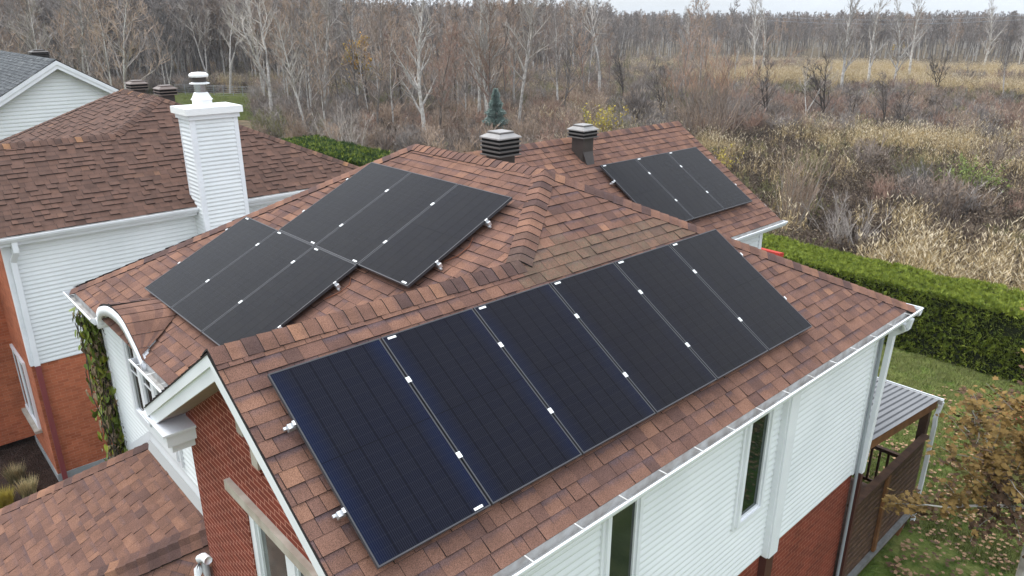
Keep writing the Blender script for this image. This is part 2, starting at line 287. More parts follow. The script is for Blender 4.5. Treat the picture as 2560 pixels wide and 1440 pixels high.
# ------------------------------------------------------------------ mesh builder
class MB:
    def __init__(s): s.v = []; s.f = []; s.m = []; s.uv = []; s.tab = []; s.mats = []
    def mi(s, m):
        if m not in s.mats: s.mats.append(m)
        return s.mats.index(m)
    def face(s, pts, m, uv=None, tab=None):
        i = len(s.v); s.v.extend([tuple(p) for p in pts]); s.f.append(tuple(range(i, i+len(pts)))); s.m.append(s.mi(m))
        s.uv.append(uv or [(0, 0)]*len(pts)); s.tab.append(tab or (.5, 0, 0))
        return s
    def idx(s, vs, fs, m):
        i = len(s.v); s.v.extend([tuple(p) for p in vs]); k = s.mi(m)
        for f in fs: s.f.append(tuple(a+i for a in f)); s.m.append(k); s.uv.append([(0, 0)]*len(f)); s.tab.append((.5, 0, 0))
        return s
    def box(s, lo, hi, m, mtx=None):
        x0, y0, z0 = lo; x1, y1, z1 = hi
        vs = [V(p) for p in ((x0,y0,z0),(x1,y0,z0),(x1,y1,z0),(x0,y1,z0),(x0,y0,z1),(x1,y0,z1),(x1,y1,z1),(x0,y1,z1))]
        if mtx: vs = [mtx @ p for p in vs]
        return s.idx(vs, [(3,2,1,0),(4,5,6,7),(0,1,5,4),(1,2,6,5),(2,3,7,6),(3,0,4,7)], m)
    def obox(s, o, a, b, c, m):
        """box with corner o and edge vectors a, b, c"""
        vs = [o, o+a, o+a+b, o+b, o+c, o+a+c, o+a+b+c, o+b+c]
        fs = [(3,2,1,0),(4,5,6,7),(0,1,5,4),(1,2,6,5),(2,3,7,6),(3,0,4,7)]
        if a.cross(b).dot(c) < 0: fs = [tuple(reversed(f)) for f in fs]
        return s.idx(vs, fs, m)
    def ext(s, prof, d, m, caps=True):
        """profile (list of 3D points) extruded by d"""
        n = len(prof); vs = list(prof)+[p+d for p in prof]
        fs = [(i, (i+1) % n, n+(i+1) % n, n+i) for i in range(n)]
        if caps: fs += [tuple(reversed(range(n))), tuple(range(n, 2*n))]
        return s.idx(vs, fs, m)
    def tube(s, pts, rs, m, n=5, cap=False):
        vs = []; fs = []; k = len(pts)
        for i, p in enumerate(pts):
            d = (pts[min(i+1, k-1)]-pts[max(i-1, 0)]).normalized()
            a = d.cross(V((0, 0, 1))) if abs(d.z) < .95 else d.cross(V((1, 0, 0)))
            a.normalize(); b = d.cross(a)
            for j in range(n):
                t = 2*PI*j/n; vs.append(p+(a*math.cos(t)+b*math.sin(t))*rs[i])
        for i in range(k-1):
            for j in range(n): fs.append((i*n+j, i*n+(j+1) % n, (i+1)*n+(j+1) % n, (i+1)*n+j))
        if cap: fs.append(tuple(range(n))); fs.append(tuple(range((k-1)*n, k*n)))
        return s.idx(vs, fs, m)
    def lathe(s, c, prof, m, n=20):
        vs = []; fs = []
        for r, z in prof:
            for j in range(n): vs.append(c+V((r*math.cos(2*PI*j/n), r*math.sin(2*PI*j/n), z)))
        for i in range(len(prof)-1):
            for j in range(n): fs.append((i*n+j, i*n+(j+1) % n, (i+1)*n+(j+1) % n, (i+1)*n+j))
        fs.append(tuple(range((len(prof)-1)*n, len(prof)*n)))
        return s.idx(vs, fs, m)
    def data(s, name, smooth=False):
        me = bpy.data.meshes.new(name); me.from_pydata(s.v, [], s.f)
        for m in s.mats: me.materials.append(m)
        me.polygons.foreach_set('material_index', s.m)
        if any(u[0] != u[-1] for u in s.uv[:200]):
            l = me.uv_layers.new(name='uv'); l.data.foreach_set('uv', [c for u in s.uv for p in u for c in p])
            a = me.color_attributes.new('tab', 'FLOAT_COLOR', 'CORNER')
            a.data.foreach_set('color', [c for t, f in zip(s.tab, s.f) for _ in f for c in (t[0], t[1], t[2], 1)])
        if smooth: me.polygons.foreach_set('use_smooth', [True]*len(s.f))
        me.update(); return me
    def build(s, name, parent=None, smooth=False, loc=None):
        o = bpy.data.objects.new(name, s.data(name, smooth)); C.objects.link(o)
        if parent: o.parent = parent
        if loc is not None: o.location = loc
        return o
def tag(o, label=None, cat=None, group=None, kind=None):
    if label: o['label'] = label
    if cat: o['category'] = cat
    if group: o['group'] = group
    if kind: o['kind'] = kind
    return o
def thing(name, loc, label, cat, group=None, rz=0):
    o = bpy.data.objects.new(name, None); C.objects.link(o); o.location = loc; o.rotation_euler.z = rz; o.empty_display_size = .2
    return tag(o, label, cat, group)
def add(mb, name, parent, smooth=False):
    """part given in world coordinates under a thing that has no rotation"""
    o = mb.build(name, parent, smooth); w = V((0, 0, 0)); p = parent
    while p: w += p.location; p = p.parent
    o.location = -w; return o
def clip(poly, a, b, c):
    """keep a*x+b*y >= c"""
    out = []
    for i in range(len(poly)):
        p, q = poly[i], poly[(i+1) % len(poly)]
        dp, dq = a*p[0]+b*p[1]-c, a*q[0]+b*q[1]-c
        if dp >= 0: out.append(p)
        if (dp >= 0) != (dq >= 0):
            t = dp/(dp-dq); out.append((p[0]+(q[0]-p[0])*t, p[1]+(q[1]-p[1])*t))
    return out
def clip_convex(rect, poly):
    n = len(poly); ar = sum(poly[i][0]*poly[(i+1) % n][1]-poly[(i+1) % n][0]*poly[i][1] for i in range(n)); sg = 1 if ar > 0 else -1
    for i in range(n):
        p, q = poly[i], poly[(i+1) % n]; a, b = -(q[1]-p[1])*sg, (q[0]-p[0])*sg
        rect = clip(rect, a, b, a*p[0]+b*p[1])
        if len(rect) < 3: return []
    return rect
def area2(p): return abs(sum(p[i][0]*p[(i+1) % len(p)][1]-p[(i+1) % len(p)][0]*p[i][1] for i in range(len(p))))/2

# ------------------------------------------------------------------ roofs
EXPO = .1435
def shingle_face(mb, pieces, seed, m, wmin=.1, wmax=.26, moss=None, band=.8, lift=(.007, .014), origin=None):
    """pieces: convex polygons (3D) of one roof plane"""
    rg = random.Random(seed); P = pieces[0]; n = (P[1]-P[0]).cross(P[2]-P[0]).normalized()
    if n.z < 0: n = -n
    hz = V((0, 0, 1)).cross(n).normalized(); upv = n.cross(hz)
    if upv.z < 0: upv = -upv
    allp = [p for q in pieces for p in q]; o = origin or min(allp, key=lambda p: p.dot(upv))
    o = o-n*0
    P2 = [[((p-o).dot(hz), (p-o).dot(upv)) for p in q] for q in pieces]
    xs = [x for q in P2 for x, y in q]; ys = [y for q in P2 for x, y in q]
    for q in pieces: mb.face(q if (q[1]-q[0]).cross(q[2]-q[0]).dot(n) > 0 else list(reversed(q)), M['asphalt_edge'])
    k0 = math.floor(min(ys)/EXPO); k1 = math.ceil(max(ys)/EXPO)
    for k in range(k0, k1):
        v0 = k*EXPO; v1 = v0+EXPO; u = min(xs)-rg.random()*.3; hprev = 0
        while u < max(xs):
            w = rg.uniform(wmin, wmax); h = rg.choice(lift)*rg.uniform(.85, 1.15)
            tone = min(1, max(0, rg.gauss(.5, .16))); g = band*rg.uniform(.5, 1.3) if rg.random() < .62 else rg.random()*.15
            r = [(u+.0025, v0), (u+w-.0025, v0), (u+w-.0025, v1), (u+.0025, v1)]
            for q in P2:
                c = clip_convex(r, q)
                if len(c) < 3 or area2(c) < 1e-5: continue
                pts = [o+hz*a+upv*b+n*(.0012+h*(1-(b-v0)/EXPO*.8)) for a, b in c]
                if (pts[1]-pts[0]).cross(pts[2]-pts[0]).dot(n) < 0: pts.reverse(); c = list(reversed(c))
                ctr = sum(pts, V())/len(pts)
                mo = moss(ctr, rg) if moss else 0
                mb.face(pts, m, [((a-u)/w, (b-v0)/EXPO) for a, b in c], (tone, g, mo))
                lo = [(a, b) for a, b in c if abs(b-v0) < 1e-5]
                if len(lo) == 2:
                    a0, a1 = sorted(x for x, _ in lo); p0 = o+hz*a0+upv*v0; p1 = o+hz*a1+upv*v0; t = n*(.0012+h)
                    mb.face([p0+t-upv*.003, p1+t-upv*.003, p1-upv*.003, p0-upv*.003], M['asphalt_edge'])
                    mb.face([p0+t, p1+t, p1+t-upv*.003, p0+t-upv*.003], m, [(0, 0), (1, 0), (1, .01), (0, .01)], (tone, 0, mo))
            u += w
def caps(mb, A, B, dL, dR, m, seed, w=.15, expo=.14, rise=.02, th=.009, moss=None, sharp=.35, tones=(.55, .26)):
    """ridge or hip caps from A to B (pieces lap towards A); dL / dR run down the two roof planes"""
    rg = random.Random(seed); L = (B-A).length; d = (B-A)/L; upn = (-(dL+dR)).normalized()
    if upn.z < 0: upn = -upn
    if (dL+dR).length < .05: upn = V((0, 0, 1))
    nL = d.cross(dL); nL = nL if nL.z > 0 else -nL; nR = d.cross(dR); nR = nR if nR.z > 0 else -nR
    k = int(math.ceil(L/expo)); e = L/k
    for i in range(k):
        s0 = A+d*(i*e); s1 = A+d*((i+1)*e+.004)
        tone = min(1, max(0, rg.gauss(*tones))); g = rg.random()*.5
        if rg.random() < .15: tone = .05
        mo = moss(s0, rg)*.45 if moss else 0; jit = rg.uniform(-.004, .004)
        def sec(p, t):
            W = w+jit
            return [p+dL*W+nL*(.012+t), p+dL*W*sharp+nL*(.018+t)+upn*.004, p+upn*(rise+t), p+dR*W*sharp+nR*(.018+t)+upn*.004, p+dR*W+nR*(.012+t)]
        a = sec(s0, th); b = sec(s1, 0)
        ed = [p-upn*(th+.008) for p in a]
        for j in range(4):
            f = [a[j], a[j+1], b[j+1], b[j]]
            nn = (f[1]-f[0]).cross(f[2]-f[0])
            if nn.dot(upn) < 0: f.reverse()
            mb.face(f, m, [(j/4, 0.02), (j/4+.25, 0.02), (j/4+.25, 1), (j/4, 1)], (tone, g, mo))
            mb.face([a[j], a[j+1], ed[j+1]-d*.004, ed[j]-d*.004], M['asphalt_edge'])
        for j, nn in ((0, nL), (4, nR)):
            mb.face([a[j], b[j], b[j]-nn*.03, a[j]-nn*.03], M['asphalt_edge'])
def gutter(A, B, out, parent, m_out='trim', m_in='gutter_in', w=.125, h=.105, hang=.58, ends=True, straps=True):
    """open K gutter from A to B hung at roof edge height; out = unit vector away from the wall"""
    d = B-A; z = V((0, 0, 1)); t = .004
    g = MB(); o = A
    P = lambda x, y: o+out*x+z*y
    g.ext([P(0, .0), P(t, .0), P(t, -h+t), P(0, -h+t)], d, M[m_in])                      # back
    g.ext([P(0, -h), P(w*.62, -h), P(w*.62, -h+t), P(0, -h+t)], d, M[m_in])               # floor
    g.ext([P(w*.62, -h), P(w*.95, -h*.42), P(w, -.012), P(w-.006, -.012), P(w*.95-.006, -h*.42), P(w*.62, -h+t)], d, M[m_out])   # front
    g.ext([P(w-.016, -.012), P(w+.004, -.012), P(w+.004, 0), P(w-.016, 0)], d, M[m_out])     # lip
    if ends:
        for q in (V(), d-d.normalized()*.003):
            g.ext([P(0, -h)+q, P(w*.62, -h)+q, P(w, 0)+q, P(0, 0)+q], d.normalized()*.003, M[m_out])
    go = add(g, 'gutter', parent)
    if straps:
        L = d.length; k = int(L/hang)
        for i in range(k):
            q = A+d.normalized()*(.25+i*hang)
            sb = MB().obox(q+z*.004, out*w, d.normalized()*.013, z*.003, M['trim_dirty']); add(sb, 'gutter_strap', go)
    return go
def siding(mb, u, n, o, poly, m, e=.089):
    """clapboards on plane through o, u horizontal, n outward; poly convex in (u, z) about o"""
    us = [a for a, b in poly]; zs = [b for a, b in poly]; z = V((0, 0, 1))
    k = 0; zz = min(zs); top = max(zs)
    prof = [(0, 0, .013), (0, .014, .016), (.014, .34, .014), (.34, .62, .009), (.62, 1.0, .0025)]
    while zz < top:
        for a, b, *r in ((0, .2, .014, .0185), (.2, .4, .0185, .016), (.4, 1, .016, -.001)):
            c = clip_convex([(min(us), zz+e*a), (max(us), zz+e*a), (max(us), zz+e*b), (min(us), zz+e*b)], poly)
            if len(c) < 3: continue
            def off(q): t = ((q-zz)/e-a)/(b-a); return r[0]+(r[1]-r[0])*t
            mb.face([o+u*p+z*q+n*off(q) for p, q in c], m)
        c = [(x, zz) for x in (min(us), max(us))]
        cc = clip_convex([(min(us), zz), (max(us), zz), (max(us), zz+.001), (min(us), zz+.001)], poly)
        if len(cc) >= 3:
            a0 = min(x for x, _ in cc); a1 = max(x for x, _ in cc)
            mb.face([o+u*a0+z*zz, o+u*a1+z*zz, o+u*a1+z*zz+n*.014, o+u*a0+z*zz+n*.014], m)
        zz += e
T1, T2 = .6326, .480        # slopes of the side roofs and of the front and back roofs
ZE = -1.42
def house_roof(parent, T, ms, seed, moss=None, detail=True, band=.8, lift=(.007, .014)):
    """the hipped roof with a front gable wing; T shifts it"""
    q = lambda x, y, z: V((x, y, z))+T
    YF, YB, XR = -3.72, 5.42, 2.23
    P0 = q(0, YF, 0); P1 = q(0, -.30, 0); P2 = q(-1.05, 1.13, .664); Qp = q(-3.86, 1.1, .664)
    zR = -T1*XR; CR = q(XR, YB, zR); CF = q(XR, YF, zR); R1 = q(XR, -.30, zR); R2 = q(XR, 1.13, zR)
    LF = q(-6.90, -3.34, -1.47)
    mb = MB()
    shingle_face(mb, [[P0, CF, R1, P1], [P1, R1, R2, P2], [P2, R2, CR]], seed, ms, moss=moss, band=band, origin=q(XR, 0, zR), lift=lift)
    # front slope: valley against the wing from P1 to the wing's left eave
    VL = q(-2.25, -3.34, -1.42); zf = lambda y: .664-.477*(1.115-y)
    EF = q(-2.25, -3.34, zf(-3.34))
    a = [Qp, q(-6.90, -3.34, zf(-3.34)), EF, P1+V((0, 0, 0)), P2]
    # keep them planar
    def pl(p): return V((p.x, p.y, T.z+zf(p.y-T.y)))
    a = [pl(p) for p in a]
    shingle_face(mb, [a], seed+1, ms, band=band*.75, origin=a[1], lift=lift)
    # left slope of the wing (faces -X), back slope, left hip slope
    G0 = q(-2.25, YF, -T1*2.25); 
    shingle_face(mb, [[P0, P1, q(-2.25, -3.34, -T1*2.25), G0]], seed+2, ms)
    shingle_face(mb, [[P2, CR, q(-6.9, YB, zR), Qp]], seed+3, ms)
    shingle_face(mb, [[Qp, q(-6.9, YB, zR), q(-6.9, -3.34, -1.42)]], seed+4, ms)
    r = add(mb, 'roof', parent)
    cb = MB()
    dR = V((1, 0, -T1)).normalized(); dL = V((-1, 0, -T1)).normalized(); dF = V((0, -1, -T2)).normalized(); dB = V((0, 1, -T2)).normalized()
    caps(cb, P0+V((0, .0, 0)), P1, dL, dR, ms, seed+5, w=.155, sharp=.3, rise=.024, moss=moss)
    def hipdirs(A, B, fa, fb):
        d = (B-A).normalized(); res = []
        for f in (fa, fb):
            x = f-d*f.dot(d); res.append(x.normalized())
        return res
    h = hipdirs(P1, P2, dF, dR); caps(cb, P1, P2, h[0], h[1], ms, seed+6, sharp=.3, moss=moss)
    h = hipdirs(CR, P2, dR, dB); caps(cb, CR, P2, h[0], h[1], ms, seed+7, sharp=.3)
    lf = pl(LF); h = hipdirs(lf, Qp, dF, dL); caps(cb, lf, Qp, h[0], h[1], ms, seed+8)
    caps(cb, P2, Qp, dF, dB, ms, seed+9, tones=(.5, .3))
    add(cb, 'ridge_cap', parent)
    return dict(P0=P0, P1=P1, P2=P2, Q=Qp, CR=CR, CF=CF, LF=lf, G0=G0)
def moss_own(p, rg):
    if -.15 < p.z-.0 < .27 and p.y > -.55 and p.x > -.55:
        if p.z < .085 and p.y > -.45: return rg.uniform(.5, .9)
        if p.z < .17: return rg.uniform(.0, .6) if rg.random() < .3 else 0
    return 0
def window(parent, o, u, n, w, h, panes=1, fr=.06, mull=.07, gm='glass', sill=None, depth=.05, trim=0, bars=0):
    """o = lower left of the opening on the wall plane, seen from outside"""
    z = V((0, 0, 1)); f = MB(); t = depth
    f.obox(o, u*fr, z*h, n*t, M['trim']); f.obox(o+u*(w-fr), u*fr, z*h, n*t, M['trim'])
    f.obox(o+u*fr, u*(w-2*fr), z*fr, n*t, M['trim']); f.obox(o+u*fr+z*(h-fr), u*(w-2*fr), z*fr, n*t, M['trim'])
    pw = (w-2*fr-mull*(panes-1))/panes
    for i in range(1, panes): f.obox(o+u*(fr+i*pw+(i-1)*mull)+z*fr, u*mull, z*(h-2*fr), n*(t*.9), M['trim'])
    for i in range(panes):
        x = fr+i*(pw+mull); s = .028
        for a, b, c, d in ((x, fr, s, h-2*fr), (x+pw-s, fr, s, h-2*fr), (x+s, fr, pw-2*s, s), (x+s, h-fr-s, pw-2*s, s)):
            f.obox(o+u*a+z*b, u*c, z*d, n*max(t*.62, .034), M['trim'])
    if trim:
        for a, b, c, d in ((-trim, -trim, trim, h+2*trim), (w, -trim, trim, h+2*trim), (0, -trim, w, trim), (0, h, w, trim)):
            f.obox(o+u*a+z*b, u*c, z*d, n*(t*.55), M['trim'])
    wo = add(f, 'window', parent)
    for i in range(panes):
        x = fr+i*(pw+mull); p = MB(); q = o+u*(x+.028)+z*(fr+.028)+n*max(t*.3, .022)
        p.face([q, q+u*(pw-.056), q+u*(pw-.056)+z*(h-2*fr-.056), q+z*(h-2*fr-.056)], M[gm if isinstance(gm, str) else gm[i]]); add(p, 'pane', wo)
        for k in range(bars):
            zz = fr+(h-2*fr)*(k+1)/(bars+1); bb = MB().obox(o+u*(x+.028)+z*(zz-.01)+n*.024, u*(pw-.056), z*.02, n*.008, M['trim']); add(bb, 'glazing_bar', wo)
    if sill:
        s = MB().obox(o-u*.06-z*.07, u*(w+.12), z*.068, n*(t+.09), M[sill]); add(s, 'sill', wo)
    return wo
def pipe(path, w, m, parent, name='downspout', d2=None, rnd=False):
    """box or round pipe along a path"""
    p = MB()
    if rnd: p.tube(path, [w/2]*len(path), M[m], 10, True)
    else:
        for a, b in zip(path[:-1], path[1:]):
            d = (b-a); L = d.length; d.normalize(); s = d.cross(V((1, 0, 0))) if abs(d.x) < .9 else d.cross(V((0, 1, 0)))
            s.normalize(); r = d.cross(s); dd = d2 or w
            p.obox(a-s*w/2-r*dd/2-d*.01, s*w, r*dd, d*(L+.02), M[m])
    return add(p, name, parent)
X_, Y_, Z_ = V((1, 0, 0)), V((0, 1, 0)), V((0, 0, 1))
GZ = -7.0
# ------------------------------------------------------------------ the near house
house = thing('brick_house', (-2.4, 1.0, GZ), 'nearest brick and white siding house with solar panels on its brown shingle roof', 'house')
K = house_roof(house, V((0, 0, 0)), M['shingle'], 11, moss_own)
XW, YG, YF = 1.96, -3.40, -3.10
ZB = -4.20          # bottom of the siding
# right wall
s = MB(); siding(s, Y_, X_, V((XW, 0, 0)), [(-3.4, ZB), (5.0, ZB), (5.0, -1.5), (-3.4, -1.5)], M['siding'])
s.face([V((XW-.001, -3.4, ZB)), V((XW-.001, 5.14, ZB)), V((XW-.001, 5.14, -1.5)), V((XW-.001, -3.4, -1.5))], M['siding'])
add(s, 'siding_wall', house)
b = MB(); b.box((XW-.2, -3.4+.001, GZ), (XW-.02, 5.12, ZB), M['brick_side']); add(b, 'brick_wall', house)
b = MB(); b.box((-6.6, 5.0, GZ), (XW-.21, 5.12, -1.45), M['siding']); b.box((-6.6, -3.0, GZ), (-6.5, 5.0, -1.45), M['siding']); add(b, 'siding_wall', house)
# eave: fascia and soffit on the right, gutter with straps
e = MB(); e.box((2.20, -3.70, -1.56), (2.222, 5.40, -1.415), M['trim']); e.box((XW+.002, -3.38, -1.56), (2.199, 5.40, -1.548), M['trim'])
e.box((-6.88, 5.38, -1.56), (2.199, 5.40, -1.415), M['trim']); add(e, 'fascia', house)
gutter(V((2.223, -3.72, -1.415)), V((2.223, 5.52, -1.415)), X_, house, hang=.57)
gutter(V((2.34, 5.41, -1.415)), V((-6.9, 5.41, -1.415)), Y_, house, straps=False)
# windows on the right wall
window(house, V((XW, -1.04, -4.05)), Y_, X_, .53, 2.45, gm='glass', fr=.05, depth=.07, trim=.04)
window(house, V((XW, 1.44, -3.29)), Y_, X_, .58, 1.72, gm='glass_green', fr=.055, depth=.07, trim=.045)
# white and brown boxed downpipe between the windows and the corner
b = MB(); b.box((XW, 2.30, ZB-.02), (XW+.09, 2.56, -1.56), M['trim']); b.box((XW+.0901, 2.32, ZB-.02), (XW+.115, 2.54, -1.56), M['trim']); add(b, 'boxed_downspout', house)
b = MB(); b.box((XW-.02, 2.33, GZ), (XW+.08, 2.53, ZB-.021), M['brown_metal']); add(b, 'downspout', house)
b = MB(); b.box((XW-.1, 5.0, ZB), (XW+.035, 5.15, -1.56), M['trim']); add(b, 'corner_board', house)
# rear corner: white spout with elbow, grey conduit
pipe([V((2.30, 5.22, -1.52)), V((2.28, 5.22, -1.66)), V((2.10, 5.22, -1.82)), V((2.04, 5.21, -4.2))], .1, 'trim', house, 'downspout', .07)
pipe([V((2.03, 5.21, -4.2)), V((2.03, 5.21, GZ))], .09, 'brown_metal', house, 'downspout', .07)
pipe([V((XW+.07, 5.06, -1.6)), V((XW+.07, 5.06, GZ))], .05, 'grey_pipe', house, 'conduit', rnd=True)
el = MB(); pts = [V((2.30, 4.95, -1.51)), V((2.30, 4.97, -1.60)), V((2.26, 5.06, -1.66)), V((2.2, 5.16, -1.66)), V((2.14, 5.22, -1.72))]
el.tube(pts, [.045]*5, M['trim'], 10, True); add(el, 'spout_elbow', house, True)
# gable wall of brick, facing the street
g = MB()
def yface(x0, x1, z0, z1, y, m, ztop=None):
    g.face([V((x0, y, z0)), V((x1, y, z0)), V((x1, y, z1 if ztop is None else ztop[1])), V((x0, y, z1 if ztop is None else ztop[0]))], m)
wx0, wx1, wz = -.60, 1.10, -1.92
zr = lambda x: -T1*abs(x)-.06
yface(-2.0, wx0, GZ, 0, YG, M['brick'], (zr(-2.0), zr(wx0)))
yface(wx0, 0, wz, 0, YG, M['brick'], (zr(wx0), zr(0))); yface(0, wx1, wz, 0, YG, M['brick'], (zr(0), zr(wx1)))
yface(wx1, XW-.02, GZ, 0, YG, M['brick'], (zr(wx1), zr(XW-.02)))
g.face([V((wx0, YG, -4.2)), V((wx0, YG+.12, -4.2)), V((wx0, YG+.12, wz)), V((wx0, YG, wz))], M['brick'])
g.face([V((wx1, YG, -4.2)), V((wx1, YG, wz)), V((wx1, YG+.12, wz)), V((wx1, YG+.12, -4.2))], M['brick'])
yface(wx0, wx1, GZ, -4.2, YG, M['brick'])
g.face([V((wx0, YG+.12, wz)), V((wx1, YG+.12, wz)), V((wx1, YG, wz)), V((wx0, YG, wz))], M['brick'])
g.face([V((-2.0, YG, GZ)), V((-2.0, YG, zr(2.0))), V((-2.0, YF, zr(2.0))), V((-2.0, YF, GZ))], M['brick'])
add(g, 'brick_gable_wall', house)
window(house, V((wx0, YG+.09, -4.2)), X_, -Y_, wx1-wx0, 2.27, panes=2, fr=.11, mull=.18, gm=('curtain', 'glass'), depth=.07)
l = MB(); l.box((-.92, YG-.06, -1.91), (1.32, YG+.02, -1.80), M['stone']); l.box((-.78, YG-.03, -1.955), (1.22, YG+.02, -1.911), M['stone']); add(l, 'lintel', house)
# arched niche outlined in raised brick with stone blocks, high on the gable
nb = MB(); cx, cz, rr = .62, -1.32, .62
for k in range(15):
    a0 = PI-.02-(k)*(PI/15); a1 = a0-PI/15+.02
    p = [V((cx+r*math.cos(a), YG, cz+r*math.sin(a))) for r, a in ((rr, a0), (rr+.13, a0), (rr+.13, a1), (rr, a1))]
    if k < 7: nb.ext(p, -Y_*.035, M['brick'])
add(nb, 'brick_arch', house)
for x, z0, z1 in ((-.36, -1.0, -.78), (-.1, -1.22, -1.0)):
    sb = MB().box((x, YG-.06, z0), (x+.13, YG+.01, z1), M['stone']); add(sb, 'stone_block', house)
# rake boards and soffit of the gable
def rake(sg, x0, x1):
    r = MB(); d = V((sg, 0, -T1)); a = V((0, -3.70, -.012)); L = abs(x1)
    nrm = V((sg*T1, 0, 1)).normalized(); dn = -Z_
    A = a+V((sg*x0, 0, -T1*x0)); B = a+V((sg*x1, 0, -T1*x1))
    def slab(y0, y1, t0, t1, m):
        r.idx([A+V((0, y0, -t0)), B+V((0, y0, -t0)), B+V((0, y1, -t0)), A+V((0, y1, -t0)), A+V((0, y0, -t1)), B+V((0, y0, -t1)), B+V((0, y1, -t1)), A+V((0, y1, -t1))],
              [(0,1,2,3),(7,6,5,4),(4,5,1,0),(5,6,2,1),(6,7,3,2),(7,4,0,3)], m)
    slab(-.03, -.002, -.008, .005, M['asphalt_edge'])
    slab(-.022, .01, .006, .115, M['trim'])
    slab(.0, .02, .1151, .255, M['trim'])
    slab(.021, .30, .235, .25, M['soffit'])
    return r
add(rake(1, .0, 2.25), 'rake_board', house); add(rake(-1, .0, 2.28), 'rake_board', house)
# boxed cornice return at the left foot of the gable
c = MB(); c.box((-2.34, -3.70, -1.72), (-1.74, -3.401, -1.575), M['trim']); c.box((-2.26, -3.64, -1.84), (-1.82, -3.401, -1.721), M['trim'])
c.box((-2.40, -3.74, -1.574), (-1.70, -3.401, -1.55), M['trim'])
c.box((-2.34, -3.401, -1.72), (-2.001, -3.102, -1.53), M['trim'])
add(c, 'cornice_return', house)
# front wall: siding with the arched eave
s = MB(); siding(s, X_, -Y_, V((0, YF, 0)), [(-6.6, -4.6), (-2.0, -4.6), (-2.0, -1.52), (-6.6, -1.52)], M['siding'])
s.face([V((-6.6, YF+.001, -4.6)), V((-2.0, YF+.001, -4.6)), V((-2.0, YF+.001, -1.52)), V((-6.6, YF+.001, -1.52))], M['siding'])
AX0, AX1, AZ = -5.42, -3.5, -1.46
ARCH = [(-5.42, -1.47), (-5.37, -1.34), (-5.2, -1.22), (-4.99, -1.14), (-4.75, -1.075), (-4.5, -1.045), (-4.25, -1.045), (-4.05, -1.09), (-3.85, -1.2), (-3.65, -1.33), (-3.5, -1.455)]
AX0, AX1 = -5.42, -3.5
def arch(t):
    k = t*(len(ARCH)-1); i = min(int(k), len(ARCH)-2); f = k-i; (x0, z0), (x1, z1) = ARCH[i], ARCH[i+1]
    return x0+(x1-x0)*f, z0+(z1-z0)*f
A_ = [arch(i/22) for i in range(23)]
s.face([V((x, YF-.002, z-.10)) for x, z in A_ if z > AZ+.08], M['siding'])
add(s, 'siding_wall', house)
b = MB(); b.box((-6.6, YF, GZ), (-2.0, YF+.1, -4.601), M['brick_side']); b.box((-6.62, YF-.03, -4.6), (-6.53, YF-.002, -1.53), M['trim']); add(b, 'brick_wall', house)
# fascia + soffit + gutters of the front eave
e = MB()
for x0, x1 in ((-6.9, AX0), (AX1, -2.26)):
    e.box((x0, -3.335, -1.62), (x1, -3.318, -1.49), M['trim']); e.box((x0, -3.317, -1.62), (x1, YF-.018, -1.608), M['trim'])
e.box((-6.9, -3.317, -1.62), (-6.6, 5.38, -1.608), M['trim']); e.box((-6.905, -3.335, -1.62), (-6.885, 5.38, -1.46), M['trim'])
add(e, 'fascia', house)
gutter(V((-6.98, -3.336, -1.475)), V((AX0-.05, -3.336, -1.475)), -Y_, house, hang=.8)
gutter(V((-3.74, -3.336, -1.475)), V((-2.28, -3.336, -1.475)), -Y_, house, hang=.36)
# arched dormer roof: barrel of shingles running back into the slope, white rim under it
ar = MB(); rg = random.Random(3); zroof = lambda y: .664-.477*(1.115-y)
for i in range(22):
    (xa, za), (xb, zb) = A_[i], A_[i+1]
    yb = lambda z: 1.115-(.664-(z-.075))/.477+.03
    y0 = -3.36; Y1a, Y1b = max(yb(za), y0+.02), max(yb(zb), y0+.02); n_ = int(max(Y1a, Y1b)*0+6)
    for k in range(7):
        ta, tb = k/7, (k+1)/7
        dz_ = lambda y: -.085*(y-y0)
        pa = [V((x, y, z+.01+dz_(y))) for x, y, z in ((xa, y0+(Y1a-y0)*ta, za), (xb, y0+(Y1b-y0)*ta, zb), (xb, y0+(Y1b-y0)*tb, zb), (xa, y0+(Y1a-y0)*tb, za))]
        lift = .012 if (i % 2) else .0
        rg2 = random.Random(i//2*31+k); 
        ar.face([p+Z_*lift*.5 for p in pa], M['shingle'], [(0, 0), (1, 0), (1, .5), (0, .5)], (rg2.uniform(.2, .8), .2, 0))
ar.face([V((x, -3.361, z+.02)) for x, z in A_]+[V((x, -3.361, z-.012)) for x, z in reversed(A_)], M['asphalt_edge'])
add(ar, 'arched_roof', house)
ac = MB(); yb_ = 1.115-(.664+1.16)/.477; caps(ac, V((-4.72, -3.36, -1.065)), V((-4.76, yb_, -1.145)), V((-.9, 0, -.42)).normalized(), V((.95, 0, .2)).normalized(), M['shingle'], 81, w=.13, rise=.008, th=.006, tones=(.45, .25)); add(ac, 'ridge_cap', house)
rim = MB()
for i in range(22):
    (xa, za), (xb, zb) = A_[i], A_[i+1]
    def q(x, z, dy, dz): return V((x, dy, z+dz))
    for (ya, yb2, d0, d1) in ((-3.385, -3.31, -.012, -.15), (-3.31, -3.25, -.045, -.16)):
        rim.idx([q(xa, za, ya, d0), q(xb, zb, ya, d0), q(xb, zb, ya, d1), q(xa, za, ya, d1), q(xa, za, yb2, d0), q(xb, zb, yb2, d0), q(xb, zb, yb2, d1), q(xa, za, yb2, d1)],
                [(3,2,1,0), (4,5,6,7), (0,1,5,4), (2,3,7,6)], M['trim'])
    rim.face([q(xa, za, -3.25, -.08), q(xb, zb, -3.25, -.08), q(xb, zb, YF-.005, -.08), q(xa, za, YF-.005, -.08)], M['trim'])
